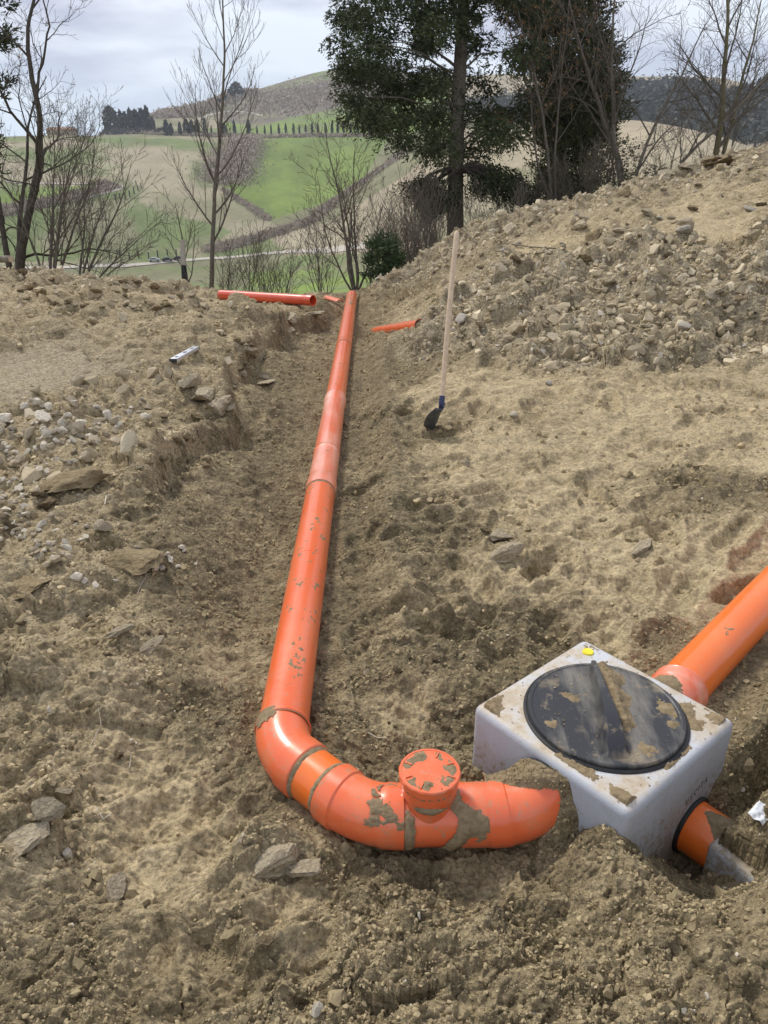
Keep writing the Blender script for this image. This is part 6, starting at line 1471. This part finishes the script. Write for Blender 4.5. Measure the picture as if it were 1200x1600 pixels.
# columnar cypress behind the bare trees
COLP = [(832, -420), (925, -420), (948, -60), (952, 60), (958, 130), (955, 190), (940, 240), (925, 300), (900, 335), (858, 335), (848, 280), (840, 200), (836, 100), (834, -100)]
foliage_tree('cypress_tree', 'dense columnar cypress right of the big conifer, behind the bare trees', 880, 345, 16.5, (890, -430, 16.5), .16, COLP, 380, .40, 460, 'columnar_leaf', .7, 'bark_dark', 5, leaf=.046, elong=2.2, limbs=False, droop=.2)
foliage_tree('cypress_tree', 'cypress whose right edge shows in the top left corner', -40, 330, 16.0, (-44, -300, 16.0), .12, [(-70, -280), (-20, -280), (8, -40), (14, 60), (8, 110), (-5, 150), (-20, 300), (-80, 300)], 60, .30, 240, 'cypress_leaf', .6, 'bark_dark', 6, leaf=.05, limbs=False, droop=.2)
# leafy thicket right of the columnar cypress
TH = [(900, 335), (905, 250), (930, 215), (960, 205), (990, 225), (1015, 240), (1030, 268), (1000, 300), (960, 318)]
foliage_tree('evergreen_shrub', 'thicket with sparse dusty leaves at the foot of the columnar cypress', 950, 322, 14.8, (955, 225, 14.8), .05, TH, 70, .26, 75, 'thicket_leaf', .8, 'bark_dark', 8, leaf=.034, droop=.1, elong=1.6)
foliage_tree('ivy_bush', 'small dark evergreen bush beside the bare shrub left of the conifer trunk', 598, 432, 12.6, (600, 370, 12.6), .02, [(575, 432), (580, 385), (598, 362), (618, 385), (622, 420), (610, 435)], 26, .14, 120, 'ivy_leaf', .3, 'bark_dark', 9, leaf=.035, droop=0)

# bare trees
bare_tree('bare_tree', 'dark leafless tree with forking trunk at the left edge', 'tree', 8, 398, 13, 101, 'bark_dark', None, leaf=('dry_leaf', 60, .03, 3), target=[(92, -120, 13.2, .085), (30, 60, 12.8, .06), (-60, -60, 13.4, .06)], levels=5, kids=(7, 5, 5, 3), spread=(48, 45, 45, 45), ratio=(.42, .55, .5, .45), wob=.13, start=.22)
bare_tree('bare_shrub', 'leafless brown multi-stemmed shrub right of the dark tree at left', 'shrub', 66, 415, 12.6, 102, 'bark_brown', None, target=[(60, 190, 12.8, .032), (110, 215, 12.4, .03), (150, 230, 12.7, .03), (20, 250, 12.6, .025), (90, 170, 13, .028)], levels=4, kids=(9, 6, 4), spread=(26, 35, 40), ratio=(.48, .5, .5), wob=.09, start=.2)
bare_tree('bare_shrub', 'leafless shrub leaning right in the middle of the left bank edge', 'shrub', 112, 418, 12.2, 103, 'bark_brown', None, target=[(205, 245, 12.2, .028), (175, 270, 12, .024), (150, 250, 12.4, .024), (240, 330, 12, .018), (225, 365, 12, .014)], levels=4, kids=(9, 6, 4), spread=(24, 35, 40), ratio=(.5, .5, .5), wob=.08, start=.15)
bare_tree('bare_tree', 'slim upright leafless tree standing alone left of the long pipe', 'tree', 321, 452, 13.5, 104, 'bark_grey', 'bark_brown', target=[(337, -60, 13.5, .048)], levels=4, kids=(19, 6, 5), spread=(46, 38, 40), ratio=(.27, .48, .5), wob=.05, start=.22, up=.5)
bare_tree('bare_sapling', 'thin leafless sapling just left of the slim upright tree', 'sapling', 296, 445, 13.2, 105, 'bark_brown', None, target=[(284, 320, 13.2, .03)], levels=4, kids=(9, 5, 4), spread=(45, 40, 40), ratio=(.5, .5, .5), wob=.09, start=.3)
bare_tree('bare_shrub', 'dark leafless spreading shrub behind the far end of the long pipe', 'shrub', 556, 452, 12.8, 106, 'bark_brown', None, target=[(492, 222, 12.8, .032), (530, 255, 12.6, .028), (588, 235, 12.9, .026), (470, 290, 12.6, .02), (604, 300, 12.8, .022), (560, 270, 12.9, .02)], levels=4, kids=(8, 6, 4), spread=(32, 40, 40), ratio=(.45, .5, .5), wob=.12, start=.25)
for k, (px, tx, ty, lab) in enumerate(((350, 360, 385, 'low leafless bush right of the slim upright tree'), (385, 392, 365, 'low leafless bush behind the loose red pipe'), (412, 420, 370, 'leafless bush between the loose pipe and the spreading shrub'), (440, 448, 392, 'small leafless bush above the open end of the loose pipe'), (500, 490, 350, 'leafless bush left of the spreading shrub'))):
    bare_tree('bare_bush', lab, 'bush', px, 455, 12.9, 110 + k, 'bark_brown', None, target=[(tx, ty, 12.9, .012), (tx - 22, ty + 16, 12.8, .010), (tx + 22, ty + 12, 13, .010), (tx + 10, ty - 6, 13, .009)], levels=3, kids=(9, 6), spread=(28, 38), ratio=(.45, .5), wob=.09, start=.15)
for k, (px, py, tx, ty, lab) in enumerate(((640, 425, 640, 290, 'leafless grey thicket left of the conifer trunk'), (668, 412, 672, 285, 'leafless grey thicket touching the conifer trunk at its left'), (622, 432, 610, 330, 'leafless twiggy bush beside the small evergreen bush'), (745, 385, 752, 300, 'leafless bush right of the conifer trunk'), (800, 365, 810, 300, 'leafless bush between the conifer and the columnar cypress'))):
    bare_tree('bare_bush', lab, 'bush', px, py, 13.2, 120 + k, 'twig_pale', None, target=[(tx, ty, 13.2, .013), (tx - 20, ty + 20, 13.1, .011), (tx + 20, ty + 10, 13.4, .011), (tx - 8, ty + 4, 13.5, .01)], levels=3, kids=(11, 7), spread=(24, 34), ratio=(.45, .5), wob=.08, start=.12)
for k, (px, tx, ty, lab) in enumerate(((345, 352, 412, 'low brown scrub just behind the foot of the slim upright tree'), (425, 432, 395, 'brown scrub rising behind the bent pale reed'), (515, 505, 350, 'tall brown scrub left of the spreading shrub stems'), (578, 580, 350, 'tall brown scrub right of the spreading shrub stems'), (592, 600, 352, 'grey scrub rising behind the small evergreen bush'))):
    bare_tree('bare_bush', lab, 'bush', px, 455, 13.1, 210 + k, 'bark_brown', 'twig_pale', target=[(tx + q * 15 + random.uniform(-8, 8), ty + abs(q) * 12 + random.uniform(-14, 10), 13.1 + random.uniform(-.4, .4), .008) for q in range(-2, 3)], levels=3, kids=(8, 5), spread=(34, 42), ratio=(.42, .5), wob=.16, start=.15)
for k, (px, py, tx, ty, lab) in enumerate(((690, 400, 694, 300, 'pale leafless scrub immediately left of the conifer trunk'), (655, 418, 655, 310, 'brown leafless scrub in the middle of the grey thicket'), (632, 430, 628, 320, 'brown leafless scrub at the left of the grey thicket'), (770, 375, 775, 320, 'low leafless scrub on the mound crest right of the conifer'), (835, 350, 838, 280, 'brown scrub touching the left side of the columnar cypress'), (860, 345, 862, 250, 'tall brown whips before the foot of the columnar cypress'), (925, 335, 925, 230, 'brown scrub among the leafy thicket right of the cypress'))):
    bare_tree('bare_bush', lab, 'bush', px, py, 13.5, 230 + k, 'bark_brown', 'twig_pale' if k < 3 else 'bark_brown', target=[(tx + q * 9 + random.uniform(-6, 6), ty + abs(q) * 8 + random.uniform(-12, 8), 13.5 + random.uniform(-.4, .4), .009) for q in range(-3, 4)], levels=3, kids=(11, 7), spread=(24, 36), ratio=(.42, .5), wob=.09, start=.12)
bare_tree('bare_tree', 'slender tree with withered brown leaves in front of the columnar cypress', 'tree', 880, 350, 13.6, 130, 'bark_brown', None, leaf=('dry_leaf', 1700, .024, 2), target=[(835, -80, 13.4, .040), (872, -60, 13.4, .032), (795, 40, 13.4, .026)], levels=4, kids=(10, 6, 4), spread=(36, 40, 42), ratio=(.38, .5, .5), wob=.09, start=.35)
bare_tree('bare_tree', 'leafless tree with several stems beside the leafy thicket at right', 'tree', 985, 318, 14.2, 131, 'bark_grey', 'bark_brown', target=[(940, -80, 14, .055), (1005, -90, 14.4, .06), (1180, -10, 14.2, .045), (1060, -60, 14, .045)], levels=4, kids=(11, 7, 5), spread=(38, 40, 42), ratio=(.36, .5, .5), wob=.10, start=.28, leaf=('dry_leaf', 120, .025, 2))
bare_tree('bare_tree', 'leafless tree with lichen-green trunk near the right edge', 'tree', 1118, 248, 15, 132, 'bark_lichen', 'bark_grey', target=[(1150, -90, 15, .075), (1175, -60, 15.2, .055)], levels=4, kids=(13, 7, 5), spread=(42, 40, 42), ratio=(.36, .5, .5), wob=.07, start=.25)
bare_tree('bare_shrub', 'leafless whips rising beside the lichen-green trunk at the right edge', 'shrub', 1132, 250, 14.6, 133, 'bark_brown', None, target=[(1205, 110, 14.6, .02), (1175, 130, 14.6, .016), (1085, 130, 14.6, .016), (1215, 170, 14.4, .014)], levels=4, kids=(7, 5, 4), spread=(25, 35, 40), ratio=(.42, .5, .5), wob=.06, start=.3)
bare_tree('bare_sapling', 'small crooked sapling with yellow lichen on the mound top', 'sapling', 1044, 288, 13.4, 134, 'bark_lichen', 'twig_pale', target=[(1056, 205, 13.4, .022), (1015, 215, 13.3, .014)], levels=4, kids=(9, 7, 5), spread=(55, 45, 40), ratio=(.6, .55, .5), wob=.16, start=.35)
bare_tree('bare_bush', 'forked dark twigs on the mound just left of the root clump', 'bush', 1078, 268, 13.2, 135, 'bark_dark', None, target=[(1066, 225, 13.2, .010), (1092, 215, 13.2, .010), (1104, 240, 13.2, .009)], levels=3, kids=(4, 3), spread=(30, 35), ratio=(.4, .5), wob=.06, start=.4)

# ------------------------------------------------------------------ small things by the crest
g = ground_at(287, 450, 12.2); pt = empty('wooden_post', (g.x, g.y, g.z - .1)); tag(pt, 'weathered wooden post, blackened below, left of the slim upright tree', 'post')
top = P(285, 375, 12.2) - pt.location; r0_ = .042
def postseg(nm, t0, t1, mt, r):
    return keep(sweep(nm, Path([pt.location + top * t0, pt.location + top * t1]), [(0, 0), (0, r), ((top.length * (t1 - t0)) - .01, r * .97), ((top.length * (t1 - t0)), 0)], 9, M[mt], sharp=30), pt)
postseg('post_foot', 0, .62, 'post_burnt', r0_); postseg('post_top', .60, 1, 'post_wood', r0_ * .98)
def curve_thing(name, pts, r, mat, label, cat, group=None, n=5):
    pts = [Vector(p) for p in pts]; e_ = pts[0].copy(); o = tubes(name, [([p - e_ for p in pts], [r * (1 - .5 * i / len(pts)) for i in range(len(pts))], 0)], M[mat], None); o.location = e_; tag(o, label, cat, group); return o
curve_thing('dry_reed', [P(x, y, 11.8) for x, y in ((453, 462), (454, 448), (456, 436), (461, 426), (470, 417))], .009, 'stone_white', 'pale bent dry reed rising behind the loose pipe', 'reed')
for pts_, lab in ((((790, 384), (830, 390), (868, 393)), 'upper long pale stick lying across the flat patch of the mound'), (((772, 398), (820, 402), (862, 402)), 'lower long pale stick lying across the flat patch of the mound'), (((700, 378), (722, 377), (745, 384)), 'short stick on the mound crest right of the conifer trunk'), (((612, 452), (640, 436), (662, 425)), 'thin branch lying on the left end of the mound'), (((1085, 402), (1060, 396), (1020, 394)), 'pale stick on the upper right of the mound')):
    q = [G1(x, y) + Vector((0, 0, .02)) for x, y in pts_]; curve_thing('stick', q, .012, 'twig_pale', lab, 'stick')
for pts_, lab in ((((134, 1190), (148, 1160), (160, 1142), (158, 1125), (172, 1120)), 'pale forked root lying on the soil at lower left'), (((203, 1205), (207, 1190), (206, 1182)), 'tiny root end right of the forked root'), (((150, 1265), (162, 1284), (176, 1284)), 'pale root curling by the clay slabs'), (((142, 742), (150, 750), (158, 756)), 'short straw in the gravel patch'), (((172, 775), (168, 785), (165, 795)), 'straw hanging from the long brown clod'), (((215, 930), (222, 918), (232, 906)), 'pale root between the loose white stones'), (((575, 1150), (590, 1158), (605, 1166)), 'flat twig in the trench behind the screw cap')):
    q = [G1(x, y) + Vector((0, 0, .004 + .004 * k)) for k, (x, y) in enumerate(pts_)]; curve_thing('root', q, .0022 if pts_[0][1] > 850 else .004, 'stone_white', lab, 'root')
# sawn log and heap of twigs at the left edge
g = G1(10, 414); q1, q2 = P(-40, 404, 11.6), P(17, 405, 11.3); q1.z = max(q1.z, g.z + .08); lg = empty('sawn_log', q1); tag(lg, 'sawn log with pale cut end lying at the left edge of the bank', 'log')
lpth = Path([q1, q2]); keep(sweep('bark', lpth, [(0, 0), (0, .052), (lpth.L, .05), (lpth.L, .046)], 18, M['twig_pale']), lg)
keep(sweep('cut_end', lpth, [(lpth.L - .02, .046), (lpth.L + .003, .046), (lpth.L + .004, 0)], 18, M['wood_handle']), lg)
rg_ = random.Random(8); sg = []
for k in range(150):
    c = ground_at(rg_.uniform(18, 66), 414, 11.4 + rg_.uniform(-.3, .3)); c.z += rg_.uniform(0, .16) * (1 - abs(rg_.uniform(-1, 1)) * .5); a = rg_.uniform(0, 6.28); el = rg_.gauss(.2, .35); L_ = rg_.uniform(.1, .35); d_ = Vector((math.cos(a) * math.cos(el), math.sin(a) * math.cos(el), math.sin(el)))
    sg.append(([c, c + d_ * L_ * .5, c + d_ * L_ + Vector((0, 0, -.03))], [.006, .005, .003], 0))
tag(tubes('twig_heap', sg, M['twig_pale'], None), 'low heap of broken twigs and dry stalks next to the sawn log', 'twig heap')
# tufts: dry straw and thin grass
def tufts(name, spots, n, h, mat, spread, kind='stuff'):
    C_ = []; 
    for (px, py) in spots:
        g = G1(px, py)
        for k in range(n): x = g.x + random.gauss(0, spread); y = g.y + random.gauss(0, spread * .8); C_.append((x, y, float(gheight(x, y)) + h * .3 * random.random()))
    C_ = np.array(C_); return leafcloud(name, C_, .010 + .006 * RNG.random(len(C_)), M[mat], kind=kind, elong=h / .012, updir=(0, 0, .9))
tufts('dry_grass', [(1180, 375), (1165, 385), (1195, 360), (640, 462), (660, 455), (630, 470), (615, 458), (200, 436), (940, 560), (1190, 395), (760, 480)], 60, .12, 'straw', .14)
tufts('grass', [(10, 418), (30, 420), (50, 420), (70, 421), (95, 422), (120, 424)], 160, .07, 'grass', .18)
tufts('green_weed', [(678, 474), (672, 470)], 26, .08, 'grass', .04)
# pale chips and dry stalks strewn on the rubble
nS = 2600; ax_ = np.radians(RNG.uniform(-34, 38, nS)); rS = 4 + 9 * RNG.random(nS) ** .8; xS, yS = rS * np.sin(ax_), rS * np.cos(ax_); cS = classes(xS.astype(np.float32), yS.astype(np.float32)); kS = RNG.random(nS) < (.15 + cS[:, 0] * .9) * (cS[:, 0] > .55)
xS, yS = xS[kS], yS[kS]; zS = gheight(xS, yS) + .012; leafcloud('dry_stalks', np.stack([xS, yS, zS], -1), .006 + .006 * RNG.random(len(xS)), M['straw'], kind='stuff', elong=9)
print('trees', time.time() - T0)
print('done', time.time() - T0)
